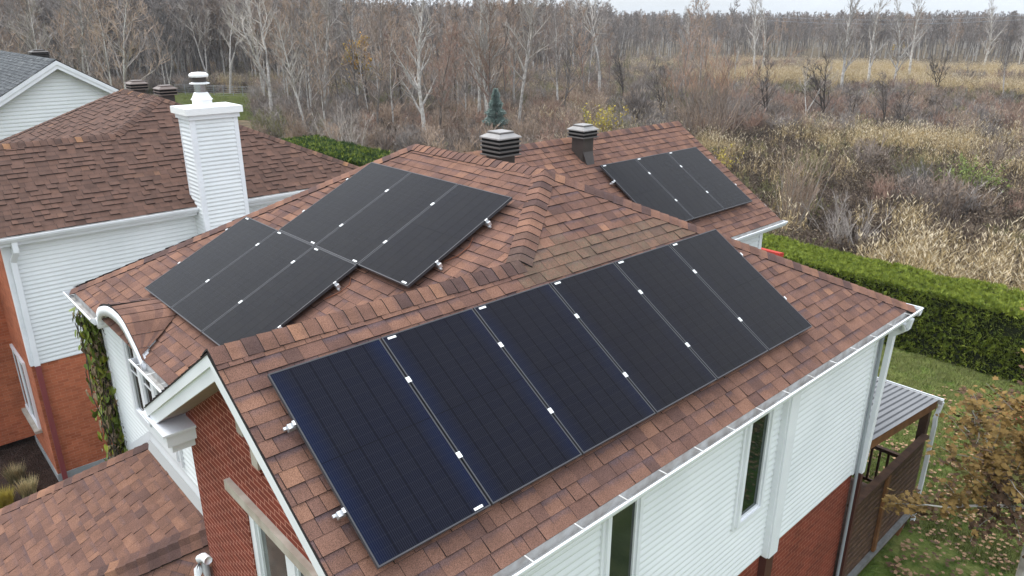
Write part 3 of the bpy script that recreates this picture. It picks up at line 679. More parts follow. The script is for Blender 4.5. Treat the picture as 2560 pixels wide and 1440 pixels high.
rim.box((AX0-.06, -3.39, AZ-.16), (AX0+.02, YF-.03, AZ-.01), M['trim']); rim.box((AX1-.05, -3.38, AZ-.12), (AX1+.02, YF-.03, AZ-.02), M['trim'])
add(rim, 'arched_fascia', house, True)
window(house, V((-5.28, YF-.012, -3.0)), X_, -Y_, 1.75, 1.5, panes=3, fr=.10, mull=.13, gm='glass', depth=.06, trim=.07, bars=1)
# lower porch roof in front
porch = MB(); PT = .48
pz = lambda y: -3.36-PT*(-3.1-y)
h0 = V((-4.92, -3.102, pz(-3.102))); h1 = V((-7.4, -7.1, pz(-7.1)))
r0 = V((-2.25, -3.102, pz(-3.102))); r1 = V((-3.9, -5.7, pz(-5.7)))
pr = V((-1.2, -3.4, pz(-3.4)))
a = [h0, h1, V((-4.6, -7.1, pz(-7.1))), r1, r0]
e0 = V((-2.32, -3.102, pz(-3.102))); e1 = V((-4.89, -7.1, pz(-7.1)))
shingle_face(porch, [[h0, h1, e1, e0]], 61, M['shingle'], band=.5)
# second slope, turned to the right
f0 = e0+V((2.6, 0, -1.15)); f1 = e1+V((2.6, 0, -1.15))
d_ = (e1-e0).normalized()
shingle_face(porch, [[e0, e1, f1, f0]], 62, M['shingle'])
add(porch, 'porch_roof', house)
pc = MB(); nf = V((0, -1, -PT)).normalized(); nl = V((-1, 0, -.63)).normalized()
dd = (h0-h1).normalized(); a = (nf-dd*nf.dot(dd)).normalized(); bb = (nl-dd*nl.dot(dd)).normalized()
caps(pc, h1, h0, bb, a, M['shingle'], 63, w=.14, tones=(.4, .3)); add(pc, 'porch_ridge_cap', house); pc = MB()
dd = (e0-e1).normalized(); pn = (f0-e0); pn = (pn-dd*pn.dot(dd)).normalized(); a = V((0, -PT, 1)).normalized().cross(dd); a = (-a if a.x > 0 else a).normalized()
caps(pc, e1+Z_*.02, e0+Z_*.02, a, pn, M['shingle'], 64, w=.17, rise=.06, th=.022, tones=(.3, .3))
add(pc, 'porch_ridge_cap', house)
fl = MB()
fl.idx([V((-5.0, -3.118, pz(-3.1)+.02)), V((-2.01, -3.118, pz(-3.1)+.02)), V((-2.01, -3.118, pz(-3.1)+.19)), V((-4.9, -3.118, pz(-3.1)+.19)), V((-4.95, -3.104, pz(-3.1)-.02)), V((-2.01, -3.104, pz(-3.1)-.02))], [(0,1,2,3)], M['trim'])
fl.idx([V((-4.95, -3.12, pz(-3.1)+.03)), V((-2.01, -3.12, pz(-3.1)+.03)), V((-2.01, -3.2, pz(-3.2)+.014)), V((-4.98, -3.2, pz(-3.2)+.014))], [(3,2,1,0)], M['flashing'])
k = V((-4.92, -3.12, pz(-3.1)+.02))
fl.idx([k+V((-.02, 0, 0)), k+V((.0, 0, .17)), k+V((-1.6, 0, -.84)), k+V((-1.6, 0, -1.02))], [(0,1,2,3)], M['trim'])
add(fl, 'flashing', house)
# rounded white guard beside the brick wall
rd = MB(); pts = []
for i in range(12):
    t = i/11; 
    if t < .5: a = PI/2+t*2*PI/2; pts.append(V((-2.02+.20*math.cos(a)-.0, YG-.10-.0, -3.75+.20*math.sin(a))))
p0 = [V((-1.93, -3.45, -3.44)), V((-2.06, -3.46, -3.46)), V((-2.15, -3.48, -3.53)), V((-2.18, -3.51, -3.68)), V((-2.08, -3.58, -4.3)), V((-1.95, -3.62, -5.2))]
rd.tube(p0, [.05]*6, M['trim'], 8, True)
rd.obox(V((-2.13, -3.48, -5.2)), V((.13, 0, 0)), V((0, .05, 0)), V((0, 0, 1.66)), M['flashing'])
add(rd, 'rounded_trim', house, True)
# rear wing
WX, WZ, WY0, WY1, WE = -4.43, .285, 2.0, 8.80, -1.64
wing = MB(); a0 = V((WX, WY0, WZ)); a1 = V((WX, WY1, WZ)); ez = WZ-T1*(WE-WX)
shingle_face(wing, [[a0, V((WE, WY0, ez)), V((WE, WY1, ez)), a1]], 71, M['shingle'], band=.5)
shingle_face(wing, [[a0, a1, V((2*WX-WE, WY1, ez)), V((2*WX-WE, WY0, ez))]], 72, M['shingle'])
add(wing, 'rear_wing_roof', house)
wc = MB(); caps(wc, a1, a0, V((-1, 0, -T1)).normalized(), V((1, 0, -T1)).normalized(), M['shingle'], 73, sharp=.3, tones=(.45, .3)); add(wc, 'ridge_cap', house)
e = MB(); e.box((WE-.02, 5.6, ez-.15), (WE, WY1, ez-.005), M['trim']); e.box((WE-.3, 5.6, ez-.15), (WE-.021, WY1, ez-.138), M['trim'])
for sg in (1, -1):
    A = V((WX, WY1+.004, WZ-.01)); B = V((WX+sg*(WE-WX), WY1+.004, ez-.01)); e.idx([A, B, B-Z_*.16, A-Z_*.16, A+Y_*.02, B+Y_*.02, B-Z_*.16+Y_*.02, A-Z_*.16+Y_*.02], [(0,1,2,3),(7,6,5,4),(0,4,5,1),(2,6,7,3)], M['trim'])
add(e, 'fascia', house)
gutter(V((WE+.001, 5.6, ez-.005)), V((WE+.001, WY1+.05, ez-.005)), X_, house, straps=False)
w = MB(); siding(w, Y_, X_, V((-1.9, 0, 0)), [(5.2, -5.2), (8.5, -5.2), (8.5, -1.6), (5.2, -1.6)], M['siding']); w.box((-6.9, 5.2, GZ), (-1.901, 8.5, -1.62), M['siding'])
w.box((-1.9, 8.42, -5.2), (-1.87, 8.53, -1.62), M['trim']); add(w, 'siding_wall', house)
# ------------------------------------------------------------------ roof vents
def louvre_vent(parent, c, side, stack, zs, louv, gap, m_top, m_edge, m_stack, slope=None, name='roof_vent', rot=0):
    """c = centre at the foot of the stack; zs = height of stack"""
    vt = bpy.data.objects.new(name, None); C.objects.link(vt); vt.parent = parent; vt.location = c-parent.location
    if rot: vt.rotation_euler.z = rot
    h = side/2; s2 = stack/2; m = MB()
    z0 = -.5 if slope is None else -slope
    m.box((-s2, -s2, z0), (s2, s2, zs), M[m_stack]); m.build('stack', vt)
    inner = MB().box((-h*.9, -h*.9, zs+.01), (h*.9, h*.9, zs+gap*(louv)), M['black']); inner.build('gap_shade_block', vt)  # black box puts the shade between the louvers into colour
    for i in range(louv):
        z = zs+i*gap; q = MB(); a = h; b = h*.905
        q.idx([V(p) for p in ((-a,-a,z),(a,-a,z),(a,a,z),(-a,a,z),(-a,-a,z+.018),(a,-a,z+.018),(a,a,z+.018),(-a,a,z+.018),(-b,-b,z+.026),(b,-b,z+.026),(b,b,z+.026),(-b,b,z+.026))],
              [(3,2,1,0),(0,1,5,4),(1,2,6,5),(2,3,7,6),(3,0,4,7),(4,5,9,8),(5,6,10,9),(6,7,11,10),(7,4,8,11)], M[m_edge]); q.build('louver', vt)
    z = zs+louv*gap; t = MB(); a = h*1.02; b = h*.62
    t.idx([V(p) for p in ((-a,-a,z),(a,-a,z),(a,a,z),(-a,a,z),(-a,-a,z+.02),(a,-a,z+.02),(a,a,z+.02),(-a,a,z+.02),(-b,-b,z+.075),(b,-b,z+.075),(b,b,z+.075),(-b,b,z+.075))],
          [(3,2,1,0),(0,1,5,4),(1,2,6,5),(2,3,7,6),(3,0,4,7),(4,5,9,8),(5,6,10,9),(6,7,11,10),(7,4,8,11)], M[m_top])
    t.box((-b*1.03, -b*1.03, z+.0751), (b*1.03, b*1.03, z+.09), M[m_edge]); t.box((-b*1.0, -b*1.0, z+.0901), (b*1.0, b*1.0, z+.104), M[m_top]); t.build('cap', vt)
    return vt
louvre_vent(house, V((-3.22, 2.3, .10)), .47, .32, .36, 4, .068, 'vent_top', 'vent_mid', 'vent_dark')
v2 = louvre_vent(house, V((-3.99, 5.10, .18)), .43, .29, .19, 2, .068, 'vent_top', 'vent_mid', 'vent_dark')
ft = MB(); ft.idx([V(p) for p in ((-.135, -.14, -.05), (.135, -.14, -.05), (.135, .14, -.05), (-.135, .14, -.05), (-.02, -.14, -.22), (.25, -.1, -.35), (.25, .1, -.35), (-.02, .14, -.22))], [(0,1,5,4),(1,2,6,5),(2,3,7,6),(4,5,6,7)], M['vent_dark']); ft.build('boot', v2)
# ------------------------------------------------------------------ solar panels
PW, PH, GAP = 1.038, 1.765, .02
def panel_mesh():
    f = MB(); t = .035; e = .012
    f.box((0, 0, -t), (PW, e, 0), M['frame_edge']); f.box((0, PH-e, -t), (PW, PH, 0), M['frame_edge'])
    f.box((0, e, -t), (e, PH-e, 0), M['frame_edge']); f.box((PW-e, e, -t), (PW, PH-e, 0), M['frame_edge'])
    g = MB(); g.face([V((e, e, -.002)), V((PW-e, e, -.002)), V((PW-e, PH-e, -.002)), V((e, PH-e, -.002))], M['solar'], [(0, 0), (1, 0), (1, 1), (0, 1)])
    bk = MB(); bk.box((e, e, -.012), (PW-e, PH-e, -.006), M['black'])
    return f.data('frame'), g.data('glass'), bk.data('backsheet')
PM = panel_mesh()
lab = MB(); lab.box((0, 0, -.001), (.085, .022, .0012), M['white_paint']); LAB = lab.data('sticker')
def panel(mtx, label, group, painted_sheen, sticker):
    root = bpy.data.objects.new('solar_panel', None); C.objects.link(root); root.matrix_world = mtx; root.empty_display_size = .2
    tag(root, label, 'solar panel', group)
    for nm, me in zip(('frame', 'glass', 'backsheet'), PM):
        o = bpy.data.objects.new(nm, me); C.objects.link(o); o.parent = root
        if nm == 'glass': o['painted_sheen'] = painted_sheen
    if sticker:
        o = bpy.data.objects.new('sticker', LAB); C.objects.link(o); o.parent = root; o.location = sticker
    return root
ORD = ['first', 'second', 'third', 'fourth', 'fifth', 'sixth']
def frame_mtx(o, ux, uy):
    n = ux.cross(uy).normalized(); return Matrix(((ux.x, uy.x, n.x, o.x), (ux.y, uy.y, n.y, o.y), (ux.z, uy.z, n.z, o.z), (0, 0, 0, 1)))
n1 = V((T1, 0, 1)).normalized(); sd1 = V((1, 0, -T1)).normalized()      # right-facing slope
n2 = V((0, -T2, 1)).normalized(); su2 = V((0, 1, T2)).normalized()
OR = V((.434, -3.431, -.133)); OF = V((-5.104, -2.781, -1.069)); OB = V((-3.564, 5.15, -.122))
GR = 'six solar panels on the large right roof slope'
for i in range(6):
    # local x along +Y, local y up the slope
    o = OR+Y_*(i*(PW+GAP))+sd1*PH
    panel(frame_mtx(o, Y_, -sd1), ['dark navy solar panel nearest the front gable, one sticker at its lower right corner', 'second solar panel from the front gable in the row of six', 'third solar panel from the front gable in the row of six',
          'fourth solar panel from the front gable in the row of six', 'fifth solar panel from the front gable in the row of six', 'last solar panel of the row of six, nearest the hedge'][i], GR, (1.0, .75, .6, .32, .2, .12)[i],  # nearer panels get more of the painted angle sheen
          (PW-.15, .02, 0) if i == 0 else (.05, PH-.045, 0))
GF = 'six solar panels stepped in two rows on the front slope'
lf = ['lower row solar panel at the left end, nearest the arched eave', 'middle solar panel of the lower front row', 'lower row solar panel whose foot is hidden behind the gable ridge']
uf = ['upper row solar panel at the left, nearest the neighbour house', 'middle solar panel of the upper front row', 'upper row solar panel at the right, nearest the short hip ridge']
for i in range(3):
    panel(frame_mtx(OF+X_*(i*(PW+GAP)), X_, su2), lf[i], GF, .0, (.05, PH-.045, 0))
    panel(frame_mtx(OF+X_*((i+1)*(PW+GAP))+su2*(PH+GAP/2), X_, su2), uf[i], GF, .06 if i == 2 else 0, (PW-.14, .02, 0))
bl = ['left of the three solar panels on the rear wing roof', 'middle of the three solar panels on the rear wing roof', 'right of the three solar panels on the rear wing roof, nearest the field']
for i in range(3):
    panel(frame_mtx(OB+Y_*(i*(PW+GAP))+sd1*PH, Y_, -sd1), bl[i], 'three solar panels on the rear wing roof', .05, (.05, PH-.045, 0))
# rails with clamps
def rail_row(o, u, v, n, count, f, label, group, ends=(1, 1)):
    """o panel-array origin, u along the row, v across (direction of f), n normal"""
    L = count*(PW+GAP)-GAP; root = thing('mounting_rail', o+v*(f*PH)-n*.08, label, 'rail', group)
    r = MB(); a = o+v*(f*PH)-n*.078-u*.05; r.obox(a-v*.02, u*(L+.10), v*.04, n*.04, M['alu'])
    for k in range(int(L/1.2)+1): r.obox(a+u*(.3+k*1.2)-v*.02-n*.07, u*.04, v*.04, n*.07, M['alu'])
    add(r, 'rail', root)
    for i in range(count+1):
        q = o+v*(f*PH)+u*(i*(PW+GAP)-GAP/2 if 0 < i < count else (-.012 if i == 0 else L+.012))
        if 0 < i < count:
            c = MB(); c.obox(q-u*.02-v*.027+n*.001, u*.04, v*.054, n*.006, M['white_paint']); c.obox(q-u*.006-v*.008+n*.0071, u*.012, v*.016, n*.006, M['alu']); add(c, 'mid_clamp', root)
        elif ends[0 if i == 0 else 1]:
            sg = -1 if i == 0 else 1; c = MB()
            c.obox(q-v*.02-n*.03, u*(sg*.012), v*.04, n*.034, M['alu']); c.obox(q+u*sg*.013-v*.022-n*.075, u*(sg*.032), v*.044, n*.05, M['alu'])
            c.obox(q+u*sg*.02-v*.03-n*.09, u*(sg*.045), v*.024, n*.02, M['alu']); c.obox(q+u*sg*-.008-v*.02+n*.001, u*(sg*.02), v*.04, n*.005, M['white_paint'])
            add(c, 'end_clamp', root)
for f, w_ in ((.275, 'upper'), (.727, 'lower')):
    rail_row(OR, Y_, sd1, n1, 6, f, f'{w_} aluminium rail with white clamps under the row of six panels', 'rails under the row of six')
    rail_row(OB, Y_, sd1, n1, 3, f-.02, f'{w_} aluminium rail with clamps under the three rear wing panels', 'rails under the rear wing panels')
for f, w_ in ((.33, 'lower'), (.80, 'upper')):
    rail_row(OF, X_, su2, n2, 3, f, f'{w_} aluminium rail under the lower front row of panels', 'rails under the front slope panels')
    rail_row(OF+X_*(PW+GAP)+su2*(PH+GAP/2), X_, su2, n2, 3, f-.07, f'{w_} aluminium rail under the upper front row of panels', 'rails under the front slope panels')
def cable(pts, label):
    c = MB(); c.tube(pts, [.006]*len(pts), M['wire'], 5); o = c.build('cable'); tag(o, label, 'cable', 'copper cables beside the front panels'); return o
b0 = OF+X_*(4*(PW+GAP))+su2*(PH*1.6)-n2*.1
cable([b0+X_*-.05, b0+X_*.04-su2*.15-n2*.0, b0+X_*.03-su2*.33, b0-X_*.06-su2*.48], 'copper cable drooping from the right edge of the upper front panels')
b0 = OF+X_*(3*(PW+GAP))+su2*(PH*.92)-n2*.1
cable([b0+X_*-.03, b0+X_*.08-su2*.1, b0+X_*.07-su2*.25, b0-X_*.02-su2*.42], 'copper cable drooping from the right edge of the lower front panels')
# ------------------------------------------------------------------ neighbour house
T = V((-13.08, -.46, 0))
nb_house = thing('brick_house', (-15, 0, GZ), 'neighbouring brick and white siding house on the left with a tall white chimney', 'house')
KN = house_roof(nb_house, T, M['shingle_far'], 211, None, band=.45, lift=(.002, .02))
nx = -11.10; ny0 = -3.62
s = MB(); siding(s, Y_, X_, V((nx, 0, 0)), [(ny0, -4.2), (5.0, -4.2), (5.0, -1.5), (ny0, -1.5)], M['siding'])
s.face([V((nx-.001, ny0, -4.2)), V((nx-.001, 5, -4.2)), V((nx-.001, 5, -1.5)), V((nx-.001, ny0, -1.5))], M['siding']); add(s, 'siding_wall', nb_house)
b = MB(); b.box((nx-.2, ny0, -6.82), (nx-.02, 5, -4.2), M['brick_far']); b.box((-18.5, ny0+.001, -6.82), (nx-.201, ny0+.15, -1.6), M['brick_far'])
b.box((-19.5, ny0-1.2, -6.82), (-13.3, ny0-.0, -1.6), M['brick_far']); add(b, 'brick_wall', nb_house)
b = MB(); b.box((nx-.25, ny0-.02, GZ-.1), (nx, 5, -6.821), M['concrete']); b.box((-13.3, ny0-.02, GZ-.1), (nx-.251, ny0+.15, -6.821), M['concrete']); add(b, 'foundation', nb_house)
b = MB(); b.box((nx-.12, ny0-.015, -4.2), (nx+.03, ny0+.12, -1.56), M['trim']); add(b, 'corner_board', nb_house)
e = MB(); ex = 2.23-13.08
for y0, y1 in ((ny0-.55, .05), (1.09, 4.95)):
    e.box((ex-.03, y0, -1.60), (ex-.008, y1, -1.415), M['trim']); e.box((nx+.001, y0, -1.60), (ex-.031, y1, -1.588), M['trim'])
add(e, 'fascia', nb_house)
gutter(V((ex-.007, -4.25, -1.415)), V((ex-.007, .07, -1.415)), X_, nb_house, straps=False); gutter(V((ex-.007, 1.08, -1.415)), V((ex-.007, 5.0, -1.415)), X_, nb_house, straps=False)
pipe([V((ex+.03, ny0+.18, -1.5)), V((ex+.02, ny0+.18, -1.72)), V((nx+.09, ny0+.12, -1.95)), V((nx+.06, ny0+.1, -4.2))], .1, 'trim', nb_house, 'downspout', .07)
pipe([V((nx+.06, ny0+.1, -4.2)), V((nx+.06, ny0+.1, -6.95))], .095, 'red_metal', nb_house, 'downspout', .07)
window(nb_house, V((-13.4, ny0, -6.05)), X_, -Y_, 1.45, 1.62, panes=2, fr=.08, mull=.1, gm='curtain', sill='stone', depth=.05)
# chimney
ch = bpy.data.objects.new('chimney', None); C.objects.link(ch); ch.parent = nb_house; ch.location = V((-10.8, .57, 0))-nb_house.location
cx0, cx1, cy0, cy1 = -11.15, -10.50, .08, 1.06
s = MB(); siding(s, Y_, X_, V((cx1, 0, 0)), [(cy0, -6.9), (cy1, -6.9), (cy1, .5), (cy0, .5)], M['siding'])
siding(s, X_, -Y_, V((0, cy0, 0)), [(cx0, -6.9), (cx1, -6.9), (cx1, .5), (cx0, .5)], M['siding'])
s.box((cx0, cy0+.001, -6.9), (cx1-.001, cy1, .5), M['siding']); add(s, 'siding', ch)
t = MB()
t.box((cx1-.07, cy0-.022, -6.9), (cx1+.022, cy0+.08, .5), M['trim']); t.box((cx1-.02, cy1-.07, -6.9), (cx1+.022, cy1+.02, .5), M['trim']); t.box((cx0-.01, cy0-.022, -1.2), (cx0+.03, cy0, .5), M['trim']); add(t, 'corner_board', ch)
t = MB(); t.box((cx0-.06, cy0-.06, .501), (cx1+.06, cy1+.06, .60), M['trim']); t.box((cx0-.12, cy0-.12, .601), (cx1+.12, cy1+.12, .74), M['white_paint']); add(t, 'cap', ch)
fc = V((-10.84, .50, .74)); t = MB(); t.lathe(fc, [(.2, .0), (.2, .12), (.225, .14), (.2, .16), (.14, .28), (.12, .29)], M['white_paint']); 
t.lathe(fc, [(.125, .29), (.125, .45)], M['chrome']); t.lathe(fc, [(.2, .455), (.21, .47), (.13, .5)], M['white_paint']); t.lathe(fc, [(.15, .5), (.15, .6)], M['vent_dark']); t.lathe(fc, [(.19, .6), (.2, .63), (.19, .66), (.14, .69), (.02, .7)], M['white_paint'])
add(t, 'flue', ch, False)
louvre_vent(nb_house, V((-16.3, 1.55, .1)), .50, .33, .42, 2, .075, 'vent_brown', 'vent_brown', 'vent_dark')
louvre_vent(nb_house, V((-18.6, 1.5, .1)), .52, .33, .42, 2, .075, 'vent_brown', 'vent_brown', 'vent_dark')
# ------------------------------------------------------------------ third house, grey roof
h3 = thing('siding_house', (-31, 1, GZ), 'white siding house with a grey shingle roof at the left edge behind the others', 'house')
gx = -25.2; gp = V((gx, .9, 1.12)); sl = .60
s = MB(); siding(s, Y_, X_, V((gx-.35, 0, 0)), [(-3.4, -5), (5.2, -5), (5.2, -1.5), (.9, 1.05), (-3.4, -1.5)], M['siding'], .13); add(s, 'siding_wall', h3)
s = MB(); s.box((-38, -3.35, GZ), (gx-.37, 5.15, -1.6), M['siding']); add(s, 'side_wall', h3)
r = MB(); L3 = V((-14, 0, 0))
shingle_face(r, [[gp, gp+L3, gp+L3+V((0, -4.5, -4.5*sl)), gp+V((0, -4.5, -4.5*sl))]], 301, M['shingle_grey'], band=.9)
shingle_face(r, [[gp, gp+V((0, 4.5, -4.5*sl)), gp+L3+V((0, 4.5, -4.5*sl)), gp+L3]], 302, M['shingle_grey'])
caps(r, gp+L3, gp, V((0, -1, -sl)).normalized(), V((0, 1, -sl)).normalized(), M['shingle_grey'], 303); add(r, 'roof', h3)
for sg in (1, -1):
    e = MB(); A = gp; B = gp+V((0, sg*4.5, -4.5*sl))
    for x0, x1, a, b_ in ((-.0, .025, .02, .16), (-.03, -.001, .16, .30)):
        e.idx([A+V((x0, 0, -a)), B+V((x0, 0, -a)), B+V((x0, 0, -b_)), A+V((x0, 0, -b_)), A+V((x1, 0, -a)), B+V((x1, 0, -a)), B+V((x1, 0, -b_)), A+V((x1, 0, -b_))], [(0,1,2,3),(7,6,5,4),(0,4,5,1),(3,2,6,7)], M['trim'])
    add(e, 'rake_board', h3)
louvre_vent(h3, V((-29.2, 1.2, .9)), .62, .5, .1, 4, .06, 'vent_dark', 'vent_dark', 'vent_dark')
# ------------------------------------------------------------------ covered deck behind the near house
deck = thing('covered_deck', (0, 7, GZ), 'covered wooden deck with corrugated metal roof and slatted screen behind the house', 'deck')
DX0, DX1 = -1.6, 2.02; zA, zB = -3.72, -4.20; yA, yB = 5.16, 8.62
r = MB(); nn = 96; amp = .012; per = .11
for i in range(int((DX1-DX0)/per*8)):
    x0 = DX0+i*per/8; x1 = x0+per/8; 
    a0 = -.03 if (i % 8) in (0, 1) else 0; a1 = -.03 if ((i+1) % 8) in (0, 1) else 0
    r.face([V((x0, yA, zA+a0)), V((x1, yA, zA+a1)), V((x1, yB, zB+a1)), V((x0, yB, zB+a0))], M['corrugated'])
add(r, 'metal_roof', deck)
bm_ = MB(); bm_.idx([V(p) for p in ((DX1-.02, yA, zA-.03), (DX1-.02, yB, zB-.03), (DX1-.02, yB, zB-.19), (DX1-.02, yA, zA-.19), (DX1-.09, yA, zA-.03), (DX1-.09, yB, zB-.03), (DX1-.09, yB, zB-.19), (DX1-.09, yA, zA-.19))], [(0,3,2,1),(4,5,6,7),(0,1,5,4),(3,7,6,2),(1,2,6,5)], M['wood_light'])
bm_.box((DX0, yB-.1, zB-.2), (DX1-.1, yB-.02, zB-.04), M['wood_light']); add(bm_, 'beam', deck)
for x in (DX1-.12, DX0+.05):
    p = MB().box((x-.07, yB-.25, GZ), (x+.07, yB-.11, zB-.19), M['wood']); add(p, 'post', deck)
fl_ = MB(); 
fl_.box((DX0, yA, -6.58), (DX1-.1, yB-.05, -6.52), M['wood']); fl_.box((DX1-.099, yA, -6.60), (DX1+.06, yB-.06, -6.50), M['wood_grey']); fl_.box((DX1-.06, yA, -6.78), (DX1, yB-.08, -6.601), M['wood']); add(fl_, 'floor', deck)
sc = MB(); zt, zb = -4.86, -6.47; k = 0
z = zb
while z < zt-.06:
    sc.obox(V((DX1-.05, yA+.03, z)), V((.035, 0, -.03)), V((0, yB-yA-.3, 0)), V((.012, 0, .105)), M['wood']); z += .125
sc.box((DX1-.09, yA+.03, zt-.05), (DX1+.04, yB-.24, zt), M['wood']); add(sc, 'privacy_screen', deck)
sc = MB().box((DX1+.001, yA+1.35, zb-.02), (DX1+.05, yA+1.46, zt-.051), M['wood_light']); add(sc, 'screen_batten', deck)
rl = MB(); rl.box((DX0, yB-.16, -5.62), (DX1-.25, yB-.07, -5.55), M['wood']); rl.box((DX0, yB-.14, -6.4), (DX1-.25, yB-.09, -6.34), M['wood'])
x = DX0+.1
while x < DX1-.25: rl.box((x, yB-.14, -6.34), (x+.04, yB-.10, -5.62), M['wood']); x += .16
add(rl, 'railing', deck)
br = MB().obox(V((DX1-.1, yB-.6, GZ)), V((.08, 0, 0)), V((0, .09, 0)), V((0, .5, .45)), M['wood_light']); add(br, 'brace', deck)
lw = MB().box((DX0, yB-.35, GZ-.05), (DX1-.05, yB-.15, -6.62), M['concrete']); lw.box((DX0, 6.3, GZ-.05), (DX1-.25, 6.4, -6.7), M['concrete']); add(lw, 'block_wall', deck)
gutter(V((DX0, yB+.0, zB-.0)), V((DX1+.06, yB+.0, zB)), Y_, deck, straps=False, w=.1, h=.09)
pipe([V((DX1+.04, yB+.06, zB-.06)), V((DX1+.03, yB+.02, zB-.2)), V((DX1+.02, yB-.06, zB-.36)), V((DX1+.04, yB-.08, zB-.5)), V((DX1+.03, yB-.06, GZ+.08))], .085, 'trim', deck, 'downspout', .065)
# red awning behind the ridge
aw = thing('patio_awning', (-3.4, 11.4, -3.4), 'red canvas patio awning edge showing behind the roof ridge', 'awning')
a = MB(); a.idx([V(p) for p in ((-6.5, 11.1, -2.96), (-2.74, 11.1, -2.96), (-2.74, 11.35, -3.0), (-6.5, 11.35, -3.0), (-6.5, 11.1, -3.05), (-2.74, 11.1, -3.05), (-2.74, 11.35, -3.1), (-6.5, 11.35, -3.1))], [(0,1,2,3),(7,6,5,4),(0,4,5,1),(1,5,6,2),(2,6,7,3)], M['awning']); add(a, 'canopy', aw)
a = MB(); a.box((-2.76, 11.05, -7), (-2.70, 11.12, -3.06), M['trim']); a.box((-6.5, 11.051, -3.16), (-2.761, 11.11, -3.06), M['trim']); add(a, 'frame', aw)
#VEG#
# ------------------------------------------------------------------ ground
def at(px, py, z=GZ):
    d = RT*((px-1280)/F_PX)+UP*(-(py-720)/F_PX)+fw
    return CAM+d*((z-CAM.z)/d.z)
def sheet(name, pts, z, m, seg=1):
    b = MB(); b.face([V((x, y, z)) for x, y in pts], M[m]); o = b.build(name); return tag(o, kind='structure')
sheet('field', [(-800, -80), (800, -80), (800, 900), (-800, 900)], GZ-.02, 'field')
sheet('lawn', [(-70, -60), (40, -60), (40, 17.2), (-70, 17.2)], GZ, 'lawn')
sheet('mulch_bed', [(-22, -12), (-6.7, -12), (-6.7, 6), (-11.2, 6), (-11.2, -3.4), (-22, -3.4)], GZ+.006, 'mulch')
c0 = [at(*p) for p in ((430, 300), (640, 300), (640, 262), (610, 243), (480, 234), (380, 240))]
sheet('grass_clearing', [(p.x, p.y) for p in c0], GZ+.004, 'lawn')
c0 = [at(*p) for p in ((640, 290), (760, 292), (755, 262), (650, 255))]
sheet('grass_clearing', [(p.x, p.y) for p in c0], GZ+.005, 'lawn')

